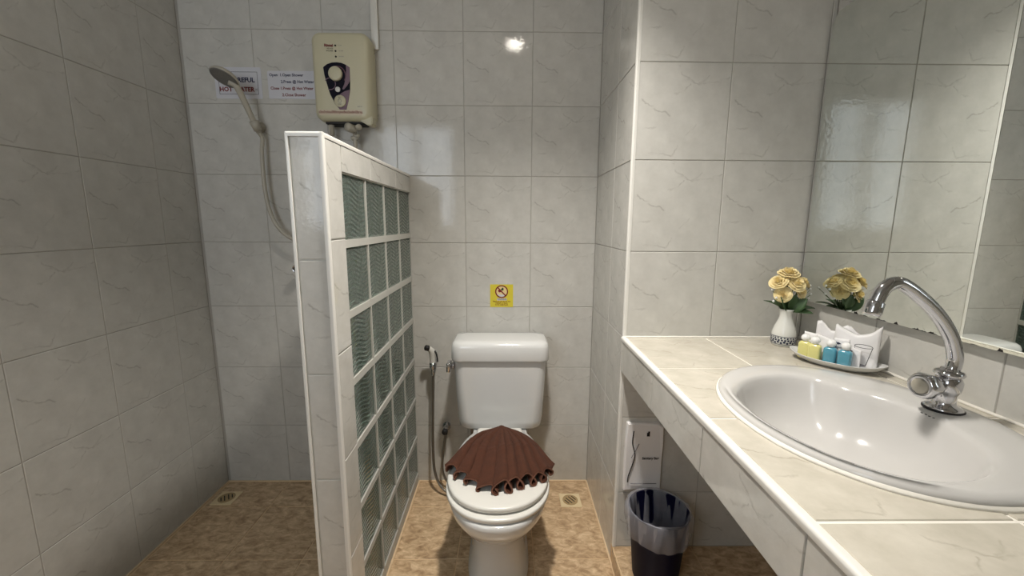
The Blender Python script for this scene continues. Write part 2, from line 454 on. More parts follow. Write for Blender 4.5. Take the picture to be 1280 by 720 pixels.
# ------------------------------------------------------------------ half-height shower partition with glass blocks
PX0, PX1, PY, PZ = -.336, -.248, -.88, 1.508
BY = [(-.776 + k * .194 + .004, -.776 + k * .194 + .190) for k in range(4)]
BZ = [(1.248 - .2 * k, 1.426 - .2 * k) for k in range(7)]
wp = link('wall_partition', None); tag(wp, 'half-height tiled shower partition filled with glass blocks', kind='structure')
# mortar: a frame with openings built as bars
bm = bmesh.new()
IN = .004
def mb(y0, y1, z0, z1): bx(bm, PX0 + IN, PX1 - IN, y0, y1, z0, z1)
mb(PY + .004, BY[0][0], 0, PZ - .004)
ys = BY[0][0]
zs = [0] + [v for r in reversed(BZ) for v in r] + [PZ - .004]
for k in range(0, len(zs), 2): mb(ys, -.0005, zs[k], zs[k + 1])
for r in BZ:
    for a, b in zip(BY, BY[1:]): mb(a[1], b[0], r[0], r[1])
    mb(BY[3][1], -.0005, r[0], r[1])
obj('mortar', bm, 'mortar', wp, smooth=False)
# glass blocks: body + chamfered rim; shared mesh
bm = bmesh.new()
w, h = .186, .178
half = (PX1 - PX0) / 2 - .007
def ringyz(x, iy): return [(x, -w / 2 + iy, -h / 2 + iy), (x, w / 2 - iy, -h / 2 + iy), (x, w / 2 - iy, h / 2 - iy), (x, -w / 2 + iy, h / 2 - iy)]
loft(bm, [ringyz(-half + .006, .006), ringyz(half - .006, .006)])
me_glass = bpy.data.meshes.new('glass_core'); bmesh.ops.recalc_face_normals(bm, faces=bm.faces)
bm.free()
# two panes per block with rounded faces
def pane_mesh(sx):
    bm = bmesh.new(); n = 10
    rings = [ringyz(sx * (half - .012), .001), ringyz(sx * (half - .003), .001), ringyz(sx * half, .006)]
    loft(bm, rings, True, True)
    bmesh.ops.recalc_face_normals(bm, faces=bm.faces)
    me = bpy.data.meshes.new('glass_pane'); bm.to_mesh(me); bm.free(); me.materials.append(M['glass']); return me
pm = {s: pane_mesh(s) for s in (-1, 1)}
bm = bmesh.new()
ro = [ringyz(x, .0) for x in (-half + .004, half - .004)]; ri = [ringyz(x, .006) for x in (half - .004, -half + .004)]
loft(bm, ro + ri, False, False)
v = list(bm.verts)
for i in range(4):
    j = (i + 1) % 4
    bm.faces.new((v[i], v[12 + i], v[12 + j], v[j]))
bmesh.ops.recalc_face_normals(bm, faces=bm.faces)
me_edge = bpy.data.meshes.new('block_edge'); bm.to_mesh(me_edge); bm.free(); me_edge.materials.append(M['glassedge'])
for r in BZ:
    for c in BY:
        e = link('glass_block', me_edge, wp); e.location = ((PX0 + PX1) / 2, (c[0] + c[1]) / 2, (r[0] + r[1]) / 2)
        for s in (-1, 1): link('glass_pane', pm[s], e)
# tiles on the partition: front, margin strips on both faces, top strips
tile_grid(wp, (PX0 + .008, PY + .004, 0), (1, 0, 0), (0, 0, 1), (0, PX1 - PX0 - .016), (0, PZ - .008), 0, .003, gap=.004)
for (U, O, a, b) in (((0, 1, 0), (PX1 - IN, PY, 0), .010, BY[0][0] - PY - .001), ((0, -1, 0), (PX0 + IN, BY[0][0], 0), .001, BY[0][0] - PY - .010)):
    tile_grid(wp, O, U, (0, 0, 1), (a, b), (0, PZ - .010), 0, .053, gap=.004, t=.004)
tile_grid(wp, (PX1 - IN, 0, 0), (0, 1, 0), (0, 0, 1), (BY[0][0], 0), (BZ[0][1] + .002, PZ - .010), -.24, 1.30, gap=.003, t=.004)
tile_grid(wp, (PX0 + IN, 0, 0), (0, -1, 0), (0, 0, 1), (0, -BY[0][0]), (BZ[0][1] + .002, PZ - .010), 0.0, 1.30, gap=.003, t=.004)
tile_grid(wp, (PX0 + .010, PY + .010, PZ - .004), (1, 0, 0), (0, 1, 0), (0, PX1 - PX0 - .02), (0, -PY - .012), 0, 0, gap=.003, t=.003)
for p0, p1, nx, ny in (((PX1, PY, 0), (PX1, PY, PZ), (1, 0, 0), (0, -1, 0)), ((PX0, PY, 0), (PX0, PY, PZ), (-1, 0, 0), (0, -1, 0)),
                       ((PX1, PY, PZ), (PX1, 0, PZ), (1, 0, 0), (0, 0, 1)), ((PX0, PY, PZ), (PX0, 0, PZ), (-1, 0, 0), (0, 0, 1)), ((PX0, PY, PZ), (PX1, PY, PZ), (0, -1, 0), (0, 0, 1))):
    obj('edge_bead', quarter_trim(bmesh.new(), p0, p1, nx, ny, .0050 if p0[0] == PX1 or p0[2] == PZ else .003), 'trim', wp, flat_angle=50)
obj('caulk', box(PX1 - .004, PX1 + .004, PY, 0, -.001, .006, bev=.002, seg=1), bpy.data.materials['tan_caulk'], wp, smooth=False)

# ------------------------------------------------------------------ ceiling lamp
t = thing('ceiling_downlight', 'round ceiling downlight above the toilet', 'light', (LAMP[0], LAMP[1], ZC))
bm = lathe(bmesh.new(), [(.105, 0), (.105, -.006), (.095, -.014), (.082, -.016), (.076, -.004), (.074, -.001)], 40, cap=False)
obj('trim_ring', bm, 'trim', t, flat_angle=40)
bm = lathe(bmesh.new(), [(.050, -.001), (.050, -.012), (.043, -.019), (.02, -.022), (0, -.0225)], 32)
obj('bulb', bm, 'lamp', t)
sl = bpy.data.lights.new('downlight_lamp', 'SPOT'); sl.energy = LAMP_W * PI; sl.color = (1, .95, .88)
sl.spot_size = math.radians(111); sl.spot_blend = 1.0; sl.shadow_soft_size = .055
s = link('downlight_lamp', sl, t); s.location = (0, 0, -.035)

# ------------------------------------------------------------------ vanity counter
CX, CZ, CE = .595, .9026, -2.45        # front edge, top, near end
SC = Vector((.885, -1.12))             # basin pole
def polar(pts, n=120, scale=1.0):
    P = [Vector((x, y, 0)) for x, y in pts]
    P = P + P[:3]
    Q = [q - Vector((SC.x, SC.y, 0)) for q in catmull(P, 10)]
    tab = sorted((math.atan2(q.y, q.x), q.length) for q in Q)
    out = []
    for i in range(n):
        a = -PI + 2 * PI * i / n
        lo = [x for x in tab if x[0] <= a]; hi = [x for x in tab if x[0] > a]
        p0 = lo[-1] if lo else (tab[-1][0] - 2 * PI, tab[-1][1]); p1 = hi[0] if hi else (tab[0][0] + 2 * PI, tab[0][1])
        f = (a - p0[0]) / max(1e-6, p1[0] - p0[0])
        out.append((a, p0[1] + (p1[1] - p0[1]) * f))
    return out
def superell(cx, cy, ax0, ax1, by, n=2.25, k=48):
    o = []
    for i in range(k):
        a = 2 * PI * i / k; c, s = math.cos(a), math.sin(a)
        ax = ax1 if c > 0 else ax0
        o.append((cx + ax * math.copysign(abs(c) ** (2 / n), c), cy + by * math.copysign(abs(s) ** (2 / n), s)))
    return o
ROUT = polar(superell(.91, -1.115, .236, .25, .279, 2.12))
RIN = polar([(.70, -1.13), (.715, -1.03), (.765, -.965), (.835, -.922), (.905, -.912), (.962, -.938), (.988, -.995), (1.026, -1.045), (1.046, -1.11), (1.042, -1.19), (1.01, -1.27), (.955, -1.322), (.88, -1.345), (.80, -1.335), (.74, -1.285), (.71, -1.21)])

vc = thing('vanity_counter', 'cream tiled vanity counter with white edge bead and tiled apron', 'counter', (0, 0, 0))
# cutter for the basin hole
bm = bmesh.new()
loft(bm, [[(SC.x + math.cos(a) * r * .93, SC.y + math.sin(a) * r * .93, z) for a, r in ROUT] for z in (.70, 1.0)])
bmesh.ops.recalc_face_normals(bm, faces=bm.faces)
cme = bpy.data.meshes.new('cut'); bm.to_mesh(cme); bm.free()
cutter = link('cut', cme)
def cut(o):
    md = o.modifiers.new('b', 'BOOLEAN'); md.object = cutter; md.operation = 'DIFFERENCE'; md.solver = 'EXACT'
    bpy.context.view_layer.update()
    dg = bpy.context.evaluated_depsgraph_get()
    me = bpy.data.meshes.new_from_object(o.evaluated_get(dg)); me.name = o.data.name
    o.modifiers.clear(); o.data = me
sl_ = obj('slab', box(CX + .006, XW, CE, YV, CZ - .115, CZ - T), 'cgrout', vc, smooth=False); cut(sl_)
tops = tile_grid(vc, (0, 0, CZ - T), (1, 0, 0), (0, 1, 0), (CX + .015, XW), (CE, YV), .592, -.822, m='ctile', gap=.006, t=T, ts=.2955)
for o in tops:
    c = Vector((o.location.x + .148, o.location.y + .148))
    if abs(c.x - .91) < .42 and abs(c.y + 1.115) < .45:
        # closed copy so that the cut is clean
        bm = bmesh.new(); bm.from_mesh(o.data); bmesh.ops.holes_fill(bm, edges=bm.edges, sides=8); bmesh.ops.recalc_face_normals(bm, faces=bm.faces)
        me = bpy.data.meshes.new('tile'); bm.to_mesh(me); bm.free(); me.materials.append(M['ctile']); o.data = me
        bpy.context.view_layer.update(); cut(o)
        if not o.data.polygons: bpy.data.objects.remove(o)
bpy.data.objects.remove(cutter)
tile_grid(vc, (CX + .006, 0, 0), (0, -1, 0), (0, 0, 1), (-YV, -CE), (CZ - .122, CZ - .010), .827, CZ - .30, m='tile', gap=.003, t=.005, ts=.2955)
obj('edge_bead', quarter_trim(bmesh.new(), (CX, YV, CZ + .001), (CX, CE, CZ + .001), (-1, 0, 0), (0, 0, 1), .0065), 'trim', vc, flat_angle=50)
bm = bmesh.new()
bx(bm, CX + .01, XW, YV - .006, YV + .001, CZ - .001, CZ + .005, .002, 1); bx(bm, XW - .008, XW + .001, CE, YV, CZ - .001, CZ + .005, .002, 1)
obj('caulk', bm, 'cgrout', vc, smooth=False)
# a slip of paper tape / plaster hanging under the apron
bm = bmesh.new()
rnd = random.Random(4)
top = [(.625, -.70, .79), (.625, -.86, .79)]
pts = [(-.70, .792), (-.725, .775), (-.75, .772), (-.775, .765), (-.80, .768), (-.83, .770), (-.86, .790)]
loft(bm, [[(CX + .014, y, z) for y, z in pts], [(CX + .034, y, z) for y, z in pts]])
obj('plaster_drip', bm, 'mortar', vc, smooth=False)

# ------------------------------------------------------------------ basin
bs = thing('wash_basin', 'white oval drop-in wash basin with wide faucet deck', 'basin', (SC.x, SC.y, CZ))
def ring(rr, z, dx=0): return [(math.cos(a) * r + dx, math.sin(a) * r, z) for a, r in rr]
def mixr(f, d=0): return [(a, r * f + d) for (a, r) in ROUT]
def inr(f, d=0): return [(a, r * f + d) for (a, r) in RIN]
def mid(k): return [(a, ro * (1 - k) + ri * k) for (a, ro), (_, ri) in zip(ROUT, RIN)]
rings = [ring(mixr(.92), -.02), ring(mixr(1, -.004), -.002), ring(mixr(1), .002), ring(mixr(1, 0), .008), ring(mixr(1, -.004), .014), ring(mixr(1, -.012), .0185), ring(mid(.35), .0195), ring(mid(.7), .018),
         ring(inr(1, .008), .0165), ring(inr(1, .002), .0135), ring(inr(.985), .006), ring(inr(.96), -.008), ring(inr(.92), -.03), ring(inr(.86), -.055), ring(inr(.76), -.08), ring(inr(.62), -.098), ring(inr(.45), -.108), ring(inr(.28), -.113), ring(inr(.12), -.115), ring([(a, .024) for a, _ in RIN], -.116)]
obj('basin_bowl', loft(bmesh.new(), rings, False, True), 'basin', bs)
obj('drain_ring', lathe(bmesh.new(), [(.028, -.1165), (.030, -.113), (.024, -.1125), (.018, -.1155), (.0, -.116)], 28), 'chrome', bs)
bm = loft(bmesh.new(), [ring(mixr(1, -.002), -.001), ring([(a, r + .006 + .0015 * pnoise((math.cos(a) * 6, math.sin(a) * 6, 1))) for a, r in ROUT], -.001), ring([(a, r + .004 + .0015 * pnoise((math.cos(a) * 6, math.sin(a) * 6, 1))) for a, r in ROUT], .004), ring(mixr(1, -.002), .008)], False, False)
obj('caulk_bead', bm, 'cgrout', bs)
bm = bmesh.new()
for k in range(4): lathe(bm, [(.002, 0), (.002, .0006)], 8, origin=(.150 + .001 * (k % 2), -.012 - .0075 * k, .0187))
obj('overflow_hole', bm, 'dark', bs)

# ------------------------------------------------------------------ faucet
fx, fy = 1.100, -1.112
fb = CZ + .0165
fc = thing('faucet', 'chrome swan-neck faucet with a round side knob on the basin deck', 'faucet', (fx, fy, fb))
obj('base_gasket', lathe(bmesh.new(), [(.033, 0), (.033, .004), (.028, .005)], 32), 'dark', fc)
obj('body', lathe(bmesh.new(), [(.030, .004), (.031, .006), (.027, .009), (.019, .013), (.0178, .02), (.0180, .036), (.021, .041), (.023, .050), (.0235, .062), (.020, .070), (.017, .074)], 32), 'chrome', fc)
obj('collar_nut', lathe(bmesh.new(), [(.015, .072), (.019, .0725), (.0225, .0745), (.0245, .079), (.0225, .0835), (.019, .0855), (.015, .087), (.0145, .09)], 32), 'chrome', fc)
sp = [(.003, .084), (.006, .100), (.004, .120), (-.012, .158), (-.045, .201), (-.087, .238), (-.128, .264), (-.151, .262), (-.167, .246), (-.176, .219)]
pts = [(x, 0, z) for x, z in sp]
obj('spout', tube(bmesh.new(), pts, .0128, 20, 6), 'chrome', fc)
d = Vector((-.20, 0, -.98)).normalized()
obj('aerator', lathe(bmesh.new(), [(.0128, -.004), (.0155, 0), (.0158, .020), (.0150, .026), (.011, .026), (.010, .022)], 24, axis=d, origin=(-.1745, 0, .226)), 'chrome', fc)
kd = Vector((-.985, -.17, .02)).normalized()
o0 = Vector((0, 0, .055))
obj('handle_stem', lathe(bmesh.new(), [(.013, .008), (.013, .022), (.016, .026), (.0175, .032)], 24, axis=kd, origin=o0), 'chrome', fc)
bm = bmesh.new()
u = kd.cross(Vector((0, 0, 1))).normalized(); w_ = kd.cross(u)
rings = []
for (r, hgt, lob) in ((.015, .024, 0), (.0175, .028, .3), (.021, .038, 1), (.0245, .050, 1), (.0262, .060, .8), (.0255, .067, .4), (.0222, .0715, 0), (.0175, .0725, 0), (.016, .0700, 0)):
    rings.append([o0 + kd * hgt + (u * math.cos(2 * PI * i / 48) + w_ * math.sin(2 * PI * i / 48)) * r * (1 + .05 * lob * math.cos(6 * 2 * PI * i / 48)) for i in range(48)])
obj('handle_knob', loft(bm, rings), 'chrome', fc)
obj('handle_cap', lathe(bmesh.new(), [(.0155, .066), (.0155, .0715), (.013, .0735), (.0, .0745)], 28, axis=kd, origin=o0), 'greyplastic', fc)

# ------------------------------------------------------------------ mirror
mr = thing('wall_mirror', 'frameless wall mirror with clipped corners and decayed lower edge', 'mirror', (XW, -.527, 1.043))
MH, ML, cl = .898, 1.20, .03
out = [(0, 0), (ML, 0), (ML, MH - cl), (ML - cl, MH), (cl * .8, MH), (0, MH - cl)]
bm = bmesh.new(); loft(bm, [[(-.020, -y, z) for y, z in out], [(-.0195, -y, z) for y, z in out]])
bm.faces.ensure_lookup_table()
obj('mirror_glass', bm, 'mirror', mr, smooth=False)
obj('backing', loft(bmesh.new(), [[(-.0194, -y, z) for y, z in out], [(.001, -y, z) for y, z in out]]), 'mirror_back', mr, smooth=False)
rnd = random.Random(11)
for k in range(26):
    y0 = .12 + .50 * rnd.random(); L = .006 + .022 * rnd.random() ** 2; hh = .0015 + .006 * rnd.random() ** 2
    n = 9; pts = [(y0 + L * i / n, hh * math.sin(PI * i / n) * (.6 + .6 * rnd.random())) for i in range(n + 1)]
    pts = [(y0, 0)] + pts[1:-1] + [(y0 + L, 0)]
    bm = loft(bmesh.new(), [[(-.0203, -y, z) for y, z in pts], [(-.0200, -y, z) for y, z in pts]])
    obj('decay_spot', bm, 'spots', mr, smooth=False)

# ------------------------------------------------------------------ toilet
tx = .163
tl = thing('toilet', 'white close-coupled toilet with lid down against the back wall', 'toilet', (tx, 0, 0))
def egg(yb, yf, hw, z, n=56, p=2.3, ymax=.55):
    """outline with wide part at fraction ymax from the back; yb back, yf front"""
    ym = yb + (yf - yb) * ymax; o = []
    for i in range(n):
        a = 2 * PI * i / n; c, s = math.cos(a), math.sin(a)
        y = ym + ((yf - ym) if s > 0 else (ym - yb)) * math.copysign(abs(s) ** (2 / p), s) if False else ym + (yf - ym if s > 0 else yb - ym) * abs(s) ** (2 / p)
        o.append((hw * math.copysign(abs(c) ** (2 / p), c), y, z))
    return o
rings = [egg(-.22, -.660, .115, 0, p=2.8), egg(-.22, -.662, .116, .012, p=2.8), egg(-.23, -.645, .106, .03, p=2.7), egg(-.24, -.630, .100, .10, p=2.6), egg(-.24, -.630, .099, .17, p=2.5), egg(-.23, -.650, .106, .21, p=2.4), egg(-.20, -.700, .130, .25, p=2.3),
         egg(-.17, -.755, .158, .295, p=2.25), egg(-.15, -.785, .176, .335, p=2.25), egg(-.15, -.793, .181, .362, p=2.25), egg(-.15, -.793, .181, .376, p=2.25), egg(-.155, -.788, .177, .382, p=2.25), egg(-.19, -.75, .14, .384, p=2.2)]
obj('bowl', loft(bmesh.new(), rings), 'porcelain', tl)
# rear deck that carries the tank
bm = bmesh.new()
loft(bm, [[(x * s, -.19 + y * s2, z) for x, y in rrect(.24, .28, .05)] for s, s2, z in ((.62, .8, .17), (.75, .9, .25), (.95, .98, .31), (1, 1, .345), (1, 1, .370), (.97, .98, .378))])
obj('rear_deck', bm, 'porcelain', tl)
# tank
bm = bmesh.new()
def tank(w, d, yc, z, r): return [(x, yc + y, z) for x, y in rrect(w, d, r, 8)]
rings = [tank(.30, .10, -.105, .374, .04), tank(.35, .145, -.108, .378, .05), tank(.370, .162, -.110, .390, .05), tank(.378, .170, -.112, .42, .05), tank(.392, .178, -.114, .55, .045), tank(.404, .184, -.115, .70, .04), tank(.404, .184, -.115, .708, .04)]
obj('tank', loft(bm, rings), 'porcelain', tl, flat_angle=60)
bm = bmesh.new()
rings = [tank(.404, .186, -.116, .702, .04), tank(.424, .204, -.116, .704, .045), tank(.428, .208, -.116, .712, .045), tank(.426, .206, -.116, .742, .045), tank(.424, .204, -.116, .765, .045), tank(.414, .194, -.116, .780, .045), tank(.395, .176, -.116, .787, .04), tank(.34, .12, -.116, .790, .03)]
obj('tank_lid', loft(bm, rings), 'porcelain', tl)
lv = obj('flush_lever', lathe(bmesh.new(), [(.013, 0), (.015, .004), (.015, .009), (.010, .013), (.010, .02)], 20, axis=(-1, 0, 0), origin=(-.200, -.175, .676)), 'chrome', tl)
bm = bmesh.new(); bx(bm, -.232, -.214, -.215, -.163, .656, .698, .004)
obj('lever_arm', bm, 'chrome', lv)
# seat ring, lid, hinges
def seatring(yb, yf, hw, z): return egg(yb, yf, hw, z, p=2.15, ymax=.58)
bm = loft(bmesh.new(), [seatring(-.312, -.768, .165, .379), seatring(-.312, -.768, .165, .386), seatring(-.303, -.782, .178, .387), seatring(-.302, -.785, .180, .389), seatring(-.302, -.785, .180, .399), seatring(-.304, -.782, .1775, .4025), seatring(-.315, -.765, .163, .403)])
obj('seat_ring', bm, 'plastic', tl, flat_angle=60)
bm = loft(bmesh.new(), [seatring(-.312, -.748, .164, .402), seatring(-.312, -.748, .164, .4085), seatring(-.297, -.763, .1755, .4090), seatring(-.296, -.765, .177, .4105), seatring(-.296, -.765, .177, .4195), seatring(-.2975, -.7635, .1755, .4230), seatring(-.302, -.758, .171, .4255), seatring(-.312, -.746, .161, .4268), seatring(-.36, -.69, .11, .4285), seatring(-.43, -.62, .05, .4290)])
obj('seat_lid', bm, 'plastic', tl, flat_angle=60)
bm = bmesh.new(); bx(bm, -.096, .096, -.325, -.255, .372, .4275, .010)
obj('hinge_bar', bm, 'plastic', tl)
bm = bmesh.new(); bx(bm, -.04, .04, -.001 - .78, -.74, .362, .364)
bm.free()

# ------------------------------------------------------------------ brown towel fan on the lid
tw = thing('folded_towel', 'brown terry towel pleated into a fan on the closed lid', 'towel', (tx + .008, -.330, .4290))
NT, NR, NP = 360, 30, 11
def towel_pt(t, q):
    # t across the fan 0..1, q from the crown to the hem
    spread = math.radians(82 + 105 * (1 - q) ** 1.8)
    tt = t + .014 * math.sin(8.5 * t + .7) + .006 * math.sin(23 * t)
    ph = 2 * PI * NP * tt
    edge = max(0, min(1, min(t - .05, .95 - t) * 14))
    size = .62 + .28 * math.sin(10.3 * t + .8) + .12 * math.sin(31 * t) + .55 * math.exp(-((t - .54) / .045) ** 2)
    amp = max(0.0, min(1.0, (q - .05) * 2.0)) ** .9 * edge
    th = 1.5 * PI + spread * (t - .5) - (.030 + .010 * size) * math.sin(ph) * amp + .012 * math.sin(2 * ph + 4 * t) * amp
    R = .305 + .070 * math.sin(PI * t) ** 1.2 + .008 * math.sin(ph + 1.2) * edge + .007 * math.sin(17 * t)
    r = .012 + (R - .012) * q
    dome = .036 * (1 - q ** 2.4) * (.30 + .70 * math.sin(PI * t) ** .6) + .004
    h = dome + (.014 + .026 * q) * size * amp * (.5 - .5 * math.cos(ph))
    h += .003 * math.sin(40 * t + 9 * q) * math.sin(7 * q) * edge
    for c0 in (.45, .53):
        h += .0034 * math.exp(-((q - c0 - .05 * math.sin(PI * t)) / .015) ** 2) * amp
    return Vector((r * math.cos(th), r * math.sin(th) + .012, h))
bm = bmesh.new()
grid = [[towel_pt(i / NT, j / NR) for j in range(NR + 1)] for i in range(NT + 1)]
vt = [[bm.verts.new(p) for p in col] for col in grid]
for i in range(NT):
    for j in range(NR):
        f = bm.faces.new((vt[i][j], vt[i + 1][j], vt[i + 1][j + 1], vt[i][j + 1]))
        f.material_index = 0
# close the crown
bm.faces.new([vt[i][0] for i in range(NT, -1, -1)])
tb = obj('towel_cloth', bm, ['towel', 'towel_edge'], tw)
sd = tb.modifiers.new('thick', 'SOLIDIFY'); sd.thickness = .0055; sd.offset = -1; sd.material_offset_rim = 1

# ------------------------------------------------------------------ bidet sprayer with hose
bd = thing('bidet_sprayer', 'white hand bidet sprayer in wall holder with steel hose', 'bidet sprayer', (-.153, -.02, .64))
obj('wall_holder', lathe(bmesh.new(), [(.012, -.022), (.012, .03), (.016, .034), (.016, .050), (.011, .054)], 20, axis=(0, -1, 0), origin=(0, 0, -.005)), 'chrome', bd)
obj('holder_ring', lathe(bmesh.new(), [(.016, -.018), (.0165, .012), (.013, .012), (.0125, -.018)], 20, origin=(0, -.048, 0)), 'chrome', bd)
bm = tube(bmesh.new(), [(0, -.048, -.012), (0, -.048, .02), (.0, -.050, .048), (-.002, -.054, .066), (-.010, -.060, .080), (-.018, -.066, .088)], lambda k: .011 + .004 * math.sin(PI * min(1, k * 1.05)) ** 1, 16, 5)
hd = obj('spray_handle', bm, 'plastic', bd)
obj('nozzle', lathe(bmesh.new(), [(.0125, 0), (.0135, .006), (.0130, .016), (.010, .019)], 20, axis=(-.75, -.35, .35), origin=(-.014, -.063, .084)), 'dark', hd)
bm = tube(bmesh.new(), [(.012, -.056, .070), (.020, -.062, .058), (.024, -.066, .040), (.026, -.068, .022)], lambda k: .0045 - .0012 * k, 10, 4)
obj('trigger', bm, 'dark', hd)
bm = tube(bmesh.new(), [(0, -.048, -.010), (-.001, -.048, -.08), (-.006, -.050, -.25), (-.008, -.058, -.42), (.002, -.075, -.53), (.035, -.095, -.595), (.085, -.105, -.618), (.15, -.10, -.60), (.20, -.085, -.52), (.225, -.06, -.40), (.23, -.045, -.345)], .0062, 12, 8)
obj('steel_hose', bm, 'steel', bd)
obj('hose_ferrule', lathe(bmesh.new(), [(.0085, -.05), (.0092, -.02), (.0085, -.012)], 16, origin=(0, -.048, 0)), 'chrome', bd)

# angle valve + supply hose
av = thing('angle_valve', 'chrome wall valve with braided supply hose behind the toilet', 'valve', (-.105, 0, .30))
obj('wall_flange', lathe(bmesh.new(), [(.022, -.002), (.022, .003), (.012, .008), (.0095, .010), (.0095, .04)], 22, axis=(0, -1, 0)), 'chrome', av)
obj('valve_body', lathe(bmesh.new(), [(.010, -.022), (.0105, .012), (.008, .016)], 18, origin=(0, -.042, 0)), 'chrome', av)
obj('valve_knob', lathe(bmesh.new(), [(.008, .01), (.014, .014), (.0145, .026), (.011, .029)], 18, axis=(0, -1, 0), origin=(0, -.04, 0)), 'dark', av)
bm = tube(bmesh.new(), [(0, -.042, -.018), (-.006, -.043, -.06), (-.016, -.048, -.14), (-.014, -.058, -.215), (.014, -.07, -.262), (.06, -.075, -.272), (.10, -.075, -.22), (.128, -.075, -.10), (.132, -.085, .05), (.134, -.10, .085)], .0058, 12, 8)
obj('supply_hose', bm, 'steel', av)

# ------------------------------------------------------------------ water heater
hx, hz = -.495, 1.888
ht = thing('water_heater', 'cream electric shower water heater with dark shield-shaped panel', 'water heater', (hx, 0, hz))
W_, H_ = .236, .345
def hr(w, h, r, y, dz=0): return [(x, y, z + dz) for x, z in rrect(w, h, r, 8)]
bm = loft(bmesh.new(), [hr(W_ - .004, H_ - .004, .030, .001), hr(W_, H_, .034, -.010), hr(W_ + .004, H_ + .002, .036, -.060), hr(W_ - .002, H_ - .002, .034, -.078), hr(W_ - .016, H_ - .014, .030, -.090), hr(W_ - .040, H_ - .034, .025, -.0945), hr(W_ - .10, H_ - .10, .02, -.0955)])
obj('casing', bm, 'cream', ht)
bm = bmesh.new(); bx(bm, -.085, .080, -.070, -.006, -.182, -.165, .004)
obj('underside', bm, 'dark', ht, smooth=False)
# casing lip at the lower corner
bm = bmesh.new(); prism(bm, [(.060, -.168), (.118, -.150), (.118, -.186), (.104, -.190)], -.030, -.086, lambda x, y, z: (x, z, y)); bmesh.ops.bevel(bm, geom=list(bm.edges), offset=.004, segments=2, affect='EDGES')
obj('lower_lip', bm, 'cream', ht, flat_angle=50)
yp = -.0966
def flatpoly(name, pts, m, y, parent, th=.0004):
    bm = bmesh.new(); prism(bm, pts, y, y + th, lambda x, yy, z: (x, z, yy)); return obj(name, bm, m, parent, smooth=False)
def circ(cx, cz, r, n=32, a0=0, a1=2 * PI): return [(cx + r * math.cos(a0 + (a1 - a0) * i / n), cz + r * math.sin(a0 + (a1 - a0) * i / n)) for i in range(n)]
sh = [(-.069, .034), (-.052, .046), (-.032, .052), (-.013, .053), (.006, .051), (.024, .044), (.039, .034), (.038, -.02), (.036, -.055), (.027, -.095), (.016, -.130), (-.011, -.130), (-.030, -.105), (-.047, -.070), (-.058, -.03), (-.066, .005)]
pn = flatpoly('control_panel', sh, 'navy', yp, ht, .0012)
flatpoly('panel_swoosh', [(.024, .044), (.039, .034), (.0375, -.018), (.026, -.036), (.010, -.052), (.004, -.050), (.014, -.030), (.021, -.005), (.0245, .02)], 'mauve', yp - .0004, pn)
flatpoly('panel_swoosh', [(.036, -.052), (.027, -.095), (.016, -.130), (-.011, -.130), (-.028, -.107), (-.020, -.088), (-.004, -.068), (.014, -.058)], 'mauve', yp - .0004, pn)
def annul(name, cx, cz, r0, r1, y, m, parent, a0=0, a1=2 * PI, n=40):
    bm = bmesh.new()
    for i in range(n):
        a = a0 + (a1 - a0) * i / n; b = a0 + (a1 - a0) * (i + 1) / n
        q = [bm.verts.new((cx + r * math.cos(t_), y, cz + r * math.sin(t_))) for r, t_ in ((r0, a), (r1, a), (r1, b), (r0, b))]
        bm.faces.new(q)
    bmesh.ops.remove_doubles(bm, verts=bm.verts, dist=1e-6)
    return obj(name, bm, m, parent, smooth=False)
annul('panel_ring', -.045, -.030, .021, .024, yp - .0004, 'mauve', pn, -2.0, 2.6)
annul('panel_ring', -.014, .003, .033, .037, yp - .0004, 'rose_print', pn, -.6, 1.9)
kn = obj('temperature_knob', lathe(bmesh.new(), [(.028, 0), (.028, .010), (.026, .014), (.020, .015), (0, .0155)], 36, axis=(0, -1, 0), origin=(-.018, yp, .007)), 'cream', ht)
obj('lamp_button', lathe(bmesh.new(), [(.0105, 0), (.0105, .003), (.008, .004), (.0, .004)], 24, axis=(0, -1, 0), origin=(-.014, yp, -.052)), 'plastic', ht)
tb_ = obj('test_button', lathe(bmesh.new(), [(.024, 0), (.024, .005), (.022, .007), (0, .0072)], 32, axis=(0, -1, 0), origin=(-.006, yp, -.098)), 'cream', ht)
annul('button_ring', -.006, -.098, .006, .0074, yp - .0078, 'ink_grey', tb_)
for dz, s_ in ((.012, 'TEST'), (-.013, 'RESET')): text(s_, .006, 'ink_black', tb_, (-.006, yp - .0078, -.098 + dz), (1, 0, 0), (0, 0, 1))
text('Rinnai', .0145, 'ink_red', ht, (-.0235, yp - .0006, .1165), (1, 0, 0), (0, 0, 1), 'RIGHT', bold=.0006)
text('REI-A35', .0075, 'ink_black', ht, (-.0235, yp - .0006, .1045), (1, 0, 0), (0, 0, 1), 'RIGHT')
text('SHOWER', .0070, 'ink_black', ht, (-.0235, yp - .0006, .0955), (1, 0, 0), (0, 0, 1), 'RIGHT')
for z_, s_ in ((.1165, 'ELCB'), (.0955, 'POWER'), (.0745, 'HEATER')):
    obj('indicator_light', lathe(bmesh.new(), [(.0034, 0), (.0034, .002), (.001, .003)], 14, axis=(0, -1, 0), origin=(-.0145, yp + .001, z_)), 'dark', ht)
    text(s_, .0055, 'ink_grey', ht, (-.002, yp - .0006, z_), (1, 0, 0), (0, 0, 1), 'LEFT')
text('3500 W', .0065, 'ink_grey', ht, (.072, yp + .0005, -.118), (1, 0, 0), (0, 0, 1))
flatpoly('caption_tape', [(-.098, -.152), (.082, -.152), (.082, -.130), (-.098, -.130)], 'tape', -.0945, ht, -.0008)
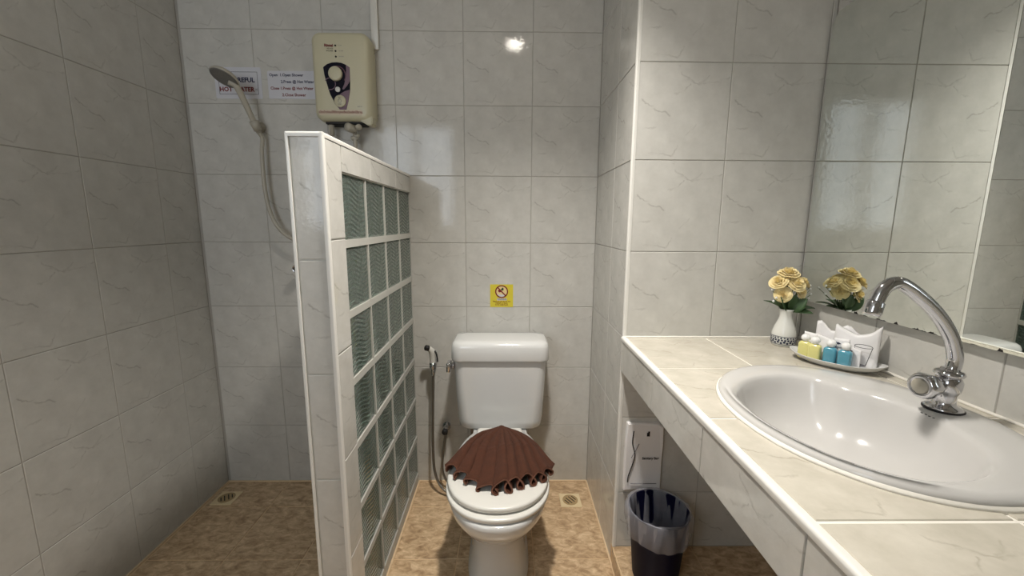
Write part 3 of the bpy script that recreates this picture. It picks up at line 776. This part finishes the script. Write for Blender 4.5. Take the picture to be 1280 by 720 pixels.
text('เปิดน้ำก่อนใช้ปิดทุกครั้งเมื่อเลิกใช้งาน', .0125, 'ink_red', ht, (-.008, -.0957, -.1405), (1, 0, 0), (0, 0, 1), bold=.0003, name='caption_text')
# plumbing below
obj('outlet_pipe', lathe(bmesh.new(), [(.014, .0), (.014, -.014), (.0105, -.018), (.0105, -.06)], 20, origin=(-.068, -.05, -.165)), 'greyplastic', ht)
obj('inlet_pipe', lathe(bmesh.new(), [(.013, .0), (.013, -.016), (.009, -.02), (.009, -.105), (.0095, -.108)], 20, origin=(.030, -.05, -.165)), 'greyplastic', ht)
obj('inlet_valve_knob', lathe(bmesh.new(), [(.011, 0), (.014, .006), (.0175, .014), (.0175, .042), (.0155, .047), (0, .048)], 26, axis=(-.42, -.88, .12), origin=(.034, -.055, -.203)), 'greyplastic', ht)
obj('drain_valve_knob', lathe(bmesh.new(), [(.006, 0), (.0065, .020), (.012, .023), (.0125, .036), (.010, .039)], 22, axis=(.75, -.62, .1), origin=(.032, -.055, -.198)), 'greyplastic', ht)
bm = bmesh.new(); lathe(bm, [(.008, 0), (.010, .004), (.010, .026), (.008, .03)], 18, axis=(1, 0, 0), origin=(.014, -.05, -.235)); lathe(bm, [(.0065, 0), (.0065, .028)], 14, axis=(.7, -.6, .2), origin=(.03, -.05, -.232))
obj('tee_joint', bm, 'greyplastic', ht)
# pipe to the wall
obj('supply_pipe', tube(bmesh.new(), [(.030, -.05, -.265), (.030, -.05, -.32), (.030, -.035, -.36), (.030, .002, -.37)], .0085, 14, 5), 'greyplastic', ht)
# cable
cbl = thing('heater_cable', 'short grey power cable entering the heater side', 'cable', (-.372, -.006, 2.024))
obj('cable', tube(bmesh.new(), [(0, 0, .01), (-.001, -.006, -.008), (-.010, -.016, -.022), (-.018, -.026, -.025), (-.026, -.034, -.026)], .0035, 10, 6), 'greyplastic', cbl)
cd = thing('cable_trunking', 'white plastic cable trunking running up the wall beside the heater', 'trunking', (-.372, 0, 2.024))
bm = bmesh.new(); bx(bm, -.014, .014, -.014, .001, 0, ZC - 2.024, .002, 1)
obj('trunking_base', bm, 'plastic', cd, smooth=False)
bm = bmesh.new(); bx(bm, -.0148, .0148, -.017, -.011, -.002, ZC - 2.024, .0025, 2)
obj('trunking_cover', bm, 'plastic', cd, flat_angle=40)

# ------------------------------------------------------------------ hand shower
hs = thing('hand_shower', 'grey hand shower with hose hung in a wall bracket', 'shower', (-.900, 0, 1.700))
obj('bracket', lathe(bmesh.new(), [(.024, -.002), (.024, .006), (.015, .012), (.012, .02), (.012, .05)], 24, axis=(0, -1, 0), origin=(.004, 0, .004)), 'greyplastic', hs)
hdn = Vector((-.171, -.382, .908)).normalized()
b0 = Vector((.020, -.062, .0))
obj('bracket_cradle', lathe(bmesh.new(), [(.015, -.022), (.0185, .018), (.0155, .018), (.0125, -.022)], 24, axis=hdn, origin=b0), 'greyplastic', hs)
hp = [b0 - hdn * .03, b0, b0 + hdn * .05, b0 + hdn * .10, b0 + hdn * .15 + Vector((-.004, 0, .002)), b0 + hdn * .168 + Vector((-.022, -.004, .0))]
obj('handle', tube(bmesh.new(), hp, lambda k: .0105 + .0025 * k, 18, 4), 'greyplastic', hs)
hc = Vector((-.040, -.140, .167))
fd = Vector((-.22, -.44, -.88)).normalized()
head = obj('shower_head', lathe(bmesh.new(), [(.012, -.022), (.030, -.017), (.046, -.009), (.0525, -.002), (.0535, .003), (.051, .006)], 40, axis=fd, origin=hc), 'greyplastic', hs)
obj('spray_face', lathe(bmesh.new(), [(.0505, .005), (.0505, .007), (.043, .0078), (0, .0082)], 40, axis=fd, origin=hc), mat('grey_spray_face', lin(112, 110, 106), .4, bump=(180, .8)), head)
e0 = b0 - hdn * .03
hose = [e0, e0 - hdn * .02 + Vector((.002, .004, -.006)), Vector((.029, -.050, -.12)), Vector((.030, -.05, -.27)), Vector((.050, -.055, -.375)), Vector((.094, -.06, -.447)), Vector((.165, -.065, -.487)), Vector((.245, -.07, -.47)), Vector((.305, -.065, -.38)), Vector((.33, -.055, -.22)), Vector((.337, -.05, -.04))]
obj('shower_hose', tube(bmesh.new(), hose, .0085, 14, 8), 'greyplastic', hs)

# shower tap
tp = thing('shower_tap', 'small chrome tap on the wall below the shower hose', 'tap', (-.742, 0, 1.088))
obj('wall_flange', lathe(bmesh.new(), [(.022, -.002), (.022, .004), (.012, .009), (.010, .012), (.010, .055)], 22, axis=(0, -1, 0)), 'chrome', tp)
obj('tap_knob', lathe(bmesh.new(), [(.012, .048), (.0185, .052), (.0195, .074), (.0165, .079), (.0155, .076), (.0125, .076)], 26, axis=(-.10, -1, 0)), 'chrome', tp)
obj('knob_cap', lathe(bmesh.new(), [(.0125, .070), (.0125, .0775), (.009, .079), (0, .0795)], 22, axis=(-.10, -1, 0)), 'dark', tp)
obj('tap_spout', tube(bmesh.new(), [(.004, -.03, 0), (.020, -.034, .03), (.026, -.036, .07), (.027, -.036, .10)], .010, 14, 5), mat('aged_brass', lin(120, 100, 66), .35, metal=1, mottle=(40, .3)), tp)

# ------------------------------------------------------------------ signs
def sign(name, label, x0, x1, z0, z1, m='paper'):
    t = thing(name, label, 'sign', ((x0 + x1) / 2, -.0002, (z0 + z1) / 2))
    w, h = x1 - x0, z1 - z0
    o = obj('sign_sheet', loft(bmesh.new(), [[(x, y, z) for x, z in rrect(w, h, .006, 4)] for y in (.001, -.0012)]), m, t, smooth=False)
    return t, o, w, h
t, o, w, h = sign('warning_sign', 'white framed hot water warning sign behind the shower head', -1.073, -.873, 1.823, 1.951)
bm = bmesh.new()
fw, fh, q = w - .032, h - .036, .0014
for (x0, x1, z0, z1) in ((-fw / 2, fw / 2, fh / 2 - q, fh / 2), (-fw / 2, fw / 2, -fh / 2, -fh / 2 + q), (-fw / 2, -fw / 2 + q, -fh / 2, fh / 2), (fw / 2 - q, fw / 2, -fh / 2, fh / 2)): bx(bm, x0, x1, -.0016, -.0012, z0, z1)
obj('printed_border', bm, 'ink_black', o, smooth=False)
text('CAREFUL', .0265, 'ink_blue', o, (.016, -.0017, .012), (1, 0, 0), (0, 0, 1), bold=.0009)
text('HOT WATER', .0255, 'ink_red', o, (-.008, -.0017, -.026), (1, 0, 0), (0, 0, 1), bold=.0009)
text('!!!', .016, 'ink_grey', o, (.0755, -.0017, -.028), (1, 0, 0), (0, 0, 1))
text('I', .026, 'ink_blue', o, (-.040, -.0017, -.002), (1, 0, 0), (0, 0, 1))
t, o, w, h = sign('instruction_sign', 'white shower instruction sign partly behind the heater', -.846, -.630, 1.824, 1.938)
for s_, x_, z_, m_ in (('Open  1.Open Shower', -.100, .040, 'ink_blue'), ('2.Press @ Hot Water', -.052, .013, 'ink_blue'), ('Close 1.Press @ Hot Water', -.098, -.014, 'ink_red'), ('2.Close Shower', -.050, -.041, 'ink_red')):
    text(s_, .0165, m_, o, (x_, -.0017, z_), (1, 0, 0), (0, 0, 1), 'LEFT', bold=.0004, sx=.96)
st = thing('no_litter_sticker', 'yellow square prohibition sticker on the wall above the toilet tank', 'sticker', (.1665, 0, .9565))
s2 = .054
o = obj('sticker_sheet', box(-s2, s2, -.0015, .001, -s2, s2), 'yellow', st, smooth=False)
y_ = -.0018
bm = bmesh.new(); prism(bm, circ(0, .020, .029, 32), y_, y_ + .0006, lambda x, yy, z: (x, z, yy)); obj('symbol_field', bm, 'pale_print', o, smooth=False)
flatpoly('symbol_bowl', [(-.020, .006), (.016, .006), (.012, -.004), (.004, -.009), (-.012, -.009)], 'paper', y_ - .0002, o, .0002)
flatpoly('symbol_litter', [(-.018, .024), (-.010, .032), (-.004, .026), (-.002, .018), (-.012, .016)], 'red_print', y_ - .0002, o, .0002)
flatpoly('symbol_litter', [(-.004, .030), (.004, .040), (.010, .034), (.008, .026), (.0, .025)], 'green_print', y_ - .0002, o, .0002)
annul('prohibition_ring', 0, .020, .025, .0305, y_ - .0004, 'red_print', o)
flatpoly('prohibition_bar', [(-.020, .037), (-.016, .041), (.020, .003), (.016, -.001)], 'red_print', y_ - .0004, o, .0002)
flatpoly('print_panel', [(-.022, -.012), (.024, -.012), (.024, -.022), (-.022, -.022)], 'paper', y_, o, .0004)
text('WARNING', .009, 'ink_grey', o, (.001, y_ - .0005, -.0165), (1, 0, 0), (0, 0, 1), bold=.0003)
for s_, z_ in (('Please do not throw any', -.027), ('rubbish or tissue', -.035), ('in the toilet bowl', -.043)):
    text(s_, .0084, 'red_print', o, (0, y_ - .0003, z_), (1, 0, 0), (0, 0, 1), bold=.0002)

# ------------------------------------------------------------------ floor drains
def drain(x, y, label):
    t = thing('floor_drain', label, 'drain', (x, y, 0))
    obj('drain_plate', box(-.049, .049, -.047, .047, -.001, .004, bev=.0015, seg=1), 'drain', t, smooth=False)
    g = obj('grate', lathe(bmesh.new(), [(.036, .0035), (.036, .0055), (.033, .0058), (.032, .0048), (0, .0048)], 36), 'draingrate', t, flat_angle=30)
    for k, (ox, L) in enumerate(((-.022, .030), (-.008, .044), (.008, .044), (.022, .030))):
        b = box(-.0022, .0022, -L / 2, L / 2, .0046, .0053); so = obj('slot', b, 'dark', g, smooth=False, loc=(ox * .8, ox * .6, 0)); so.rotation_euler = (0, 0, .6)
drain(.494, -.152, 'cream square floor drain beside the toilet')
drain(-1.132, -.131, 'cream square floor drain in the shower corner')

# ------------------------------------------------------------------ sanitary bag pack on the wall under the counter
sb = thing('sanitary_bag_pack', 'white pack of sanitary bags hung on the wall under the counter', 'bag pack', (.694, YV, .455))
rnd = random.Random(3)
outl = [(-.066, .132), (.0, .131), (.050, .127), (.066, .118), (.068, .05), (.067, -.02), (.069, -.10), (.068, -.136), (.02, -.138), (-.03, -.132), (-.068, -.135), (-.070, -.06), (-.069, .04)]
bm = loft(bmesh.new(), [[(x, -.0005, z) for x, z in outl], [(x * 1.0, -.012 - .003 * math.sin(20 * z), z) for x, z in outl], [(x * .96, -.016 - .003 * math.sin(20 * z), z * .97) for x, z in outl]])
pk = obj('bag_stack', bm, 'bag', sb, smooth=False)
bm = tube(bmesh.new(), [(-.044, -.0205, .105), (-.047, -.0215, .06), (-.038, -.0205, .028), (-.036, -.0205, .0), (-.046, -.0195, -.04), (-.055, -.018, -.075), (-.056, -.0175, -.098)], .0018, 6, 6)
obj('printed_curve', bm, 'ink_black', pk)
bm = tube(bmesh.new(), [(-.022, -.0205, .055), (-.034, -.0205, .028), (-.048, -.0205, .0)], .0010, 6, 5)
obj('printed_curve', bm, 'ink_grey', pk)
text('Sanitary Bag', .0125, 'ink_black', pk, (.022, -.0205, -.002), (1, 0, 0), (0, 0, 1), bold=.0004)
flatpoly('printed_mark', [(.004, .085), (.014, .085), (.014, .104), (.008, .104), (.008, .099), (.004, .099)], 'ink_black', -.0220, pk)
obj('printed_line', box(-.046, .05, -.0195, -.017, -.1045, -.103), 'ink_grey', pk, smooth=False)

# ------------------------------------------------------------------ waste bin with liner
wb_ = thing('waste_bin', 'navy plastic waste bin with a clear liner under the counter', 'bin', (.716, -.640, ZF))
obj('bin_shell', lathe(bmesh.new(), [(.074, 0), (.076, .004), (.098, .250), (.101, .254), (.101, .258), (.097, .258), (.095, .250), (.073, .012), (0, .010)], 40), 'binblue', wb_, flat_angle=50)
rnd = random.Random(8)
prof = [(.055, .06), (.083, .15), (.092, .23), (.0975, .262), (.102, .265), (.1075, .256), (.109, .235), (.109, .205), (.106, .180), (.104, .170)]
rings = []
for k, (r, z) in enumerate(prof):
    rg = []
    for i in range(96):
        a = 2 * PI * i / 96
        n = pnoise((math.cos(a) * 4.5, math.sin(a) * 4.5, z * 6)); n2 = pnoise((math.cos(a) * 11, math.sin(a) * 11, 3 + z * 3))
        f = (0.012 if k not in (3, 4) else .003)
        rr = r + (f * n * (1 if k > 4 else -1.6)) * .8 + f * .5 * n2
        if k > 4: rr = max(rr, .1035 - max(0, .262 - z) * .05)
        rg.append((rr * math.cos(a), rr * math.sin(a), z + (.018 * pnoise((math.cos(a) * 1.6, math.sin(a) * 1.6, 7)) + .006 * n2 if k >= 8 else 0) + (.004 * n if k in (3, 4) else 0)))
    rings.append(rg)
obj('bin_liner', loft(bmesh.new(), rings, True, False), 'liner', wb_)

# ------------------------------------------------------------------ amenity tray and its things
tcx, tcy = 1.122, -.800
ta = Vector((.600, -.800, 0)).normalized(); tn = Vector((-ta.y * -1, -ta.x, 0))
tn = Vector((ta.y, -ta.x, 0))           # towards the viewer
if tn.y > 0: tn = -tn
rz = math.atan2(ta.y, ta.x)
def TP(s, t, z): p = Vector((tcx, tcy, 0)) + ta * s + tn * t; return (p.x, p.y, CZ + z)
tr = thing('amenity_tray', 'white boat-shaped ceramic tray beside the basin', 'tray', (tcx, tcy, CZ), rz)
def boat(L, Wd, z, lift, n=64):
    o = []
    for i in range(n):
        a = 2 * PI * i / n; c, s = math.cos(a), math.sin(a)
        x = L / 2 * math.copysign(abs(c) ** .85, c); o.append((x, Wd / 2 * s * (1 - .12 * c * c), z + lift * abs(c) ** 3))
    return o
obj('tray_dish', loft(bmesh.new(), [boat(.14, .062, 0, 0), boat(.15, .07, .001, 0), boat(.20, .092, .010, .004), boat(.222, .108, .0185, .008), boat(.226, .111, .0200, .009), boat(.222, .108, .0210, .009), boat(.20, .090, .0145, .004), boat(.15, .066, .0075, 0), boat(.06, .03, .0065, 0)]), 'porcelain', tr)
zt = .0072
def bottle(s, t, m, label, zb=zt):
    b = thing('shampoo_bottle', label, 'bottle', TP(s, t, zb), rz, 'toiletry bottles on the tray')
    obj('bottle_body', loft(bmesh.new(), [[(x * k, y * k, z) for x, y in rrect(.031, .022, .007, 5)] for k, z in ((.90, 0), (1, .002), (1, .040), (.95, .0445), (.70, .048), (.42, .0495), (.42, .0525))]), m, b, flat_angle=60)
    prof = [(.0085, .0505)] + [(.0116 * math.cos(a), .0595 + .0104 * math.sin(a)) for a in [(-.9 + 2.47 * i / 10) for i in range(11)]]
    obj('bottle_cap', lathe(bmesh.new(), prof, 24), 'cap', b)
bottle(-.070, .018, 'yellow_liquid', 'yellow toiletry bottle at the tray end nearest the vase', zt + .002)
bottle(-.042, .030, 'yellow_liquid', 'yellow toiletry bottle between the other yellow bottle and the blue ones', zt + .002)
bottle(-.006, .028, 'blue_liquid', 'blue toiletry bottle standing next to a yellow bottle', zt + .0015)
bottle(.028, .032, 'blue_liquid', 'blue toiletry bottle in front of the white sachets', zt + .002)

def packet(name, label, cat, s, t, w, h, th, lean, yaw, bulge=.004, m='bag', zb=zt, top=None, group=None):
    b = thing(name, label, cat, TP(s, t, zb), rz + yaw, group)
    NX, NZ = 12, 12
    bm = bmesh.new(); fr, bk = [], []
    for i in range(NX + 1):
        for j in range(NZ + 1):
            u = i / NX; v_ = j / NZ
            x = (u - .5) * w; z = v_ * h
            if top: z = v_ * (h + top(u))
            bl = bulge * math.sin(PI * u) * math.sin(PI * min(1, v_ * .9 + .05)) + .0016 * pnoise((u * 4 + s * 50, v_ * 4, 1))
            y = lean * z
            fr.append(bm.verts.new((x, y - th / 2 - bl, z))); bk.append(bm.verts.new((x, y + th / 2 + bl * .5, z)))
    I = lambda i, j: i * (NZ + 1) + j
    for i in range(NX):
        for j in range(NZ):
            bm.faces.new((fr[I(i, j)], fr[I(i + 1, j)], fr[I(i + 1, j + 1)], fr[I(i, j + 1)]))
            bm.faces.new((bk[I(i, j)], bk[I(i, j + 1)], bk[I(i + 1, j + 1)], bk[I(i + 1, j)]))
    bd_ = [(i, 0) for i in range(NX + 1)] + [(NX, j) for j in range(1, NZ + 1)] + [(i, NZ) for i in range(NX - 1, -1, -1)] + [(0, j) for j in range(NZ - 1, 0, -1)]
    for a, c in zip(bd_, bd_[1:] + bd_[:1]):
        bm.faces.new((fr[I(*a)], bk[I(*a)], bk[I(*c)], fr[I(*c)]))
    o = obj('wrapper', bm, m, b)
    return b, o
b, o = packet('wrapped_cup', 'white paper bag printed with a drinking glass on the tray', 'bag', .038, -.012, .098, .096, .016, .12, .05, .006, top=lambda u: .012 * abs(u - .5) * 2 + .012 * max(0, u - .8) * 5 - .010 * math.sin(PI * u))
yf = -.0175
bm = bmesh.new()
ell = [(.020 + .019 * math.cos(2 * PI * i / 32), yf - .002, .064 + .0048 * math.sin(2 * PI * i / 32)) for i in range(33)]
tube(bm, ell, .0007, 6); tube(bm, [(.001, yf - .002, .063), (.007, yf - .002, .012)], .0004, 6); tube(bm, [(.039, yf - .002, .064), (.029, yf - .003, .012)], .0008, 6)
obj('printed_glass_outline', bm, 'ink_black', o)
bm = bmesh.new(); prism(bm, [(.018 + .0115 * math.cos(2 * PI * i / 24), .0115 + .003 * math.sin(2 * PI * i / 24)) for i in range(24)], yf - .0022, yf - .0002, lambda x, yy, z: (x, z, yy)); obj('printed_glass_base', bm, 'ink_grey', o, smooth=False)
packet('tissue_pouch', 'crumpled white tissue pouch behind the paper bag', 'pouch', -.012, -.042, .105, .092, .008, .10, .03, .004, top=lambda u: .014 * math.sin(3.2 * PI * u + .9) * (1 - .3 * u))
packet('soap_sachet', 'plain white sachet leaning behind the yellow bottles', 'sachet', -.058, -.006, .050, .070, .005, .16, .10, .003, top=lambda u: .006 * (.5 - u))
packet('comb_sachet', 'wide white sachet standing between the bottles and the tissue pouch', 'sachet', -.024, -.004, .060, .072, .005, .14, -.06, .003, top=lambda u: -.014 * u)
b, o = packet('shower_cap_sachet', 'white sachet with a blue strip behind the blue bottles', 'sachet', .010, .004, .034, .072, .004, .12, .1, .002)
flatpoly('printed_strip', [(-.017, .040), (-.009, .040), (-.009, .064), (-.017, .064)], 'teal_print', -.0036, o, -.0006)
flatpoly('printed_logo', [(-.013, .060), (-.006, .064), (.001, .060), (-.006, .057)], 'blue_print', -.0043, o, -.0006)
b, o = packet('cotton_sachet', 'tilted white sachet with small blue mark beside the blue bottle', 'sachet', .040, .014, .034, .060, .004, .12, .0, .002, top=lambda u: -.008 * u)
flatpoly('printed_logo', [(-.013, .048), (-.006, .052), (.001, .048), (-.006, .045)], 'blue_print', -.0036, o, -.0006)

# ------------------------------------------------------------------ vase and roses
vx, vy = 1.108, -.600
va = thing('bud_vase', 'small white ceramic vase with blue patterned band', 'vase', (vx, vy, CZ))
vp = [(.030, 0), (.033, .002), (.0355, .012), (.0365, .028), (.0345, .046), (.029, .064), (.0225, .080), (.0185, .095), (.0180, .105), (.0205, .116), (.0225, .122), (.0205, .122), (.016, .106), (.016, .09), (.0, .088)]
vb = obj('vase_body', lathe(bmesh.new(), vp, 40), 'vase', va)
def vr_(z):
    for (r0, z0), (r1, z1) in zip(vp, vp[1:]):
        if z0 <= z <= z1: return r0 + (r1 - r0) * (z - z0) / (z1 - z0)
bm = bmesh.new(); rnd = random.Random(5)
def patch(a0, a1, z0, z1):
    n = max(2, int((a1 - a0) / .12)); vv = []
    for i in range(n + 1):
        a = a0 + (a1 - a0) * i / n
        vv.append([bm.verts.new(((vr_(z) + .0009) * math.cos(a), (vr_(z) + .0009) * math.sin(a), z)) for z in (z0, z1)])
    for p_, q_ in zip(vv, vv[1:]): bm.faces.new((p_[0], q_[0], q_[1], p_[1]))
patch(0, 2 * PI, .0070, .0085); patch(0, 2 * PI, .0330, .0345)
for k in range(26):
    a = 2 * PI * k / 26
    patch(a, a + .17, .0100 + .003 * (k % 2), .0160 + .003 * (k % 2)); patch(a + .07, a + .22, .0195, .0250); patch(a + .02, a + .14, .0262 + .002 * (k % 2), .0315)
obj('blue_band', bm, 'blue_print', vb, smooth=False)

fl_ = thing('rose_bouquet', 'bunch of artificial yellow roses with green leaves in the vase', 'flowers', (vx, vy, CZ + .10))
def petal(bm, c, axis, ang, r, h, curl, w, rn):
    ax = axis; t = Vector((1, 0, 0)) if abs(ax.x) < .8 else Vector((0, 1, 0))
    u = ax.cross(t).normalized(); v_ = ax.cross(u)
    g = []; f1 = rn.uniform(0, 6); tilt = rn.uniform(-.08, .08)
    for i in range(7):
        row = []
        for j in range(5):
            a = ang + (i / 6 - .5) * w; k = j / 4; e = abs(i / 6 - .5) * 2
            rr = r * (.35 + .65 * k ** .8) + curl * r * k ** 4
            hh = h * k * (1 - .22 * e ** 2.5) - curl * .55 * h * k ** 5 + tilt * h * k * (i / 6 - .5) + .06 * h * k * math.sin(5 * a + f1)
            row.append(bm.verts.new(c + u * (math.cos(a) * rr) + v_ * (math.sin(a) * rr) + ax * hh))
        g.append(row)
    for i in range(6):
        for j in range(4): bm.faces.new((g[i][j], g[i + 1][j], g[i + 1][j + 1], g[i][j + 1]))
def rose(c, r, axis, seed):
    rn = random.Random(seed); bm = bmesh.new(); ax = Vector(axis).normalized(); c = Vector(c)
    for (n, rf_, hf, curl, w) in ((2, .10, 1.02, 0, 3.2), (3, .20, 1.06, .05, 2.6), (4, .32, 1.06, .12, 2.0), (5, .46, 1.0, .22, 1.6), (6, .60, .90, .34, 1.3), (6, .72, .72, .46, 1.25), (7, .80, .50, .55, 1.1)):
        o_ = rn.random() * 6
        for k in range(n): petal(bm, c - ax * r * .5, ax, o_ + 2 * PI * k / n + rn.uniform(-.1, .1), r * rf_, r * 1.0 * hf * rn.uniform(.94, 1.06), curl, w, rn)
    lathe(bm, [(.12 * r, -.75 * r), (.40 * r, -.5 * r), (.50 * r, -.25 * r), (.3 * r, .15 * r)], 12, axis=ax, origin=c)
    return bm
rs = [((-.006, .000, .143), .0265, (-.10, -.25, .9)), ((-.041, -.004, .114), .0235, (-.6, -.35, .7)), ((.007, -.022, .112), .0265, (.05, -.75, .65)), ((.046, .004, .112), .0225, (.6, -.1, .75)), ((-.030, -.018, .073), .0215, (-.55, -.75, .30)), ((.032, -.016, .082), .0215, (.45, -.75, .35)), ((.014, .028, .116), .024, (.1, .8, .6))]
for k, (c, r, ax) in enumerate(rs):
    ro_ = obj('rose', rose(c, r, ax, k), 'petal', fl_)
    obj('stem', tube(bmesh.new(), [Vector(c) - Vector(ax).normalized() * r * .6, Vector((c[0] * .4, c[1] * .4, .04)), (c[0] * .10, c[1] * .10, .0)], .0018, 6, 4), 'stem', fl_)
def leaf(p0, d, L, w, droop, nrm):
    bm = bmesh.new(); d = Vector(d).normalized(); s_ = d.cross(Vector(nrm)).normalized(); n_ = s_.cross(d); P0 = Vector(p0)
    g = []
    for i in range(9):
        k = i / 8; ww = w * math.sin(PI * min(.98, k * .93 + .05)) ** .8; c = P0 + d * L * k + n_ * (droop * L * k * k)
        g.append([bm.verts.new(c + s_ * ww * q_ + n_ * abs(q_) * ww * .30) for q_ in (-1, -.5, 0, .5, 1)])
    for i in range(8):
        for j in range(4): bm.faces.new((g[i][j], g[i + 1][j], g[i + 1][j + 1], g[i][j + 1]))
    bm2 = bm
    return bm2
for (p0, d, L, w, dr, nn) in (((-.004, -.008, .018), (-.45, -.45, .75), .060, .018, -.25, (0, -.8, .5)), ((.006, -.010, .016), (.30, -.55, .70), .058, .019, -.3, (0, -.7, .6)), ((.010, -.004, .018), (.85, -.25, .42), .068, .016, -.35, (0, -.3, 1)), ((-.008, .004, .02), (-.35, -.1, .9), .058, .017, -.2, (-.6, -.6, .3)),
                              ((.012, .006, .022), (.80, .25, .50), .066, .016, -.3, (0, 0, 1)), ((.0, .012, .02), (.1, .8, .6), .060, .018, -.3, (0, .3, 1)), ((.004, -.012, .022), (.0, -.35, .95), .052, .018, -.1, (0, -1, .2)), ((.010, -.012, .014), (.75, -.6, .20), .055, .017, -.2, (0, -.4, 1)), ((-.010, .010, .02), (-.6, .5, .6), .055, .016, -.3, (0, 0, 1))):
    lo = obj('leaf', leaf(p0, d, L, w, dr, nn), 'leaf', fl_)
    m_ = lo.modifiers.new('t', 'SOLIDIFY'); m_.thickness = .0006
for k, (x, y, z) in enumerate(((-.046, -.012, .060), (-.052, -.008, .048), (.068, .000, .098), (.070, -.004, .072), (.062, -.010, .088), (-.054, .000, .085), (.052, -.02, .060), (.03, .05, .10), (.055, .045, .085))):
    bm = lathe(bmesh.new(), [(.0, -.004), (.003, -.002), (.004, 0), (.003, .003), (0, .0042)], 10, origin=(x, y, z))
    obj('white_bud', bm, 'cap', fl_)
    obj('bud_stem', tube(bmesh.new(), [(x, y, z - .003), (x * .5, y * .5, z * .55), (x * .08, y * .08, .0)], .0009, 5, 4), 'stem', fl_)
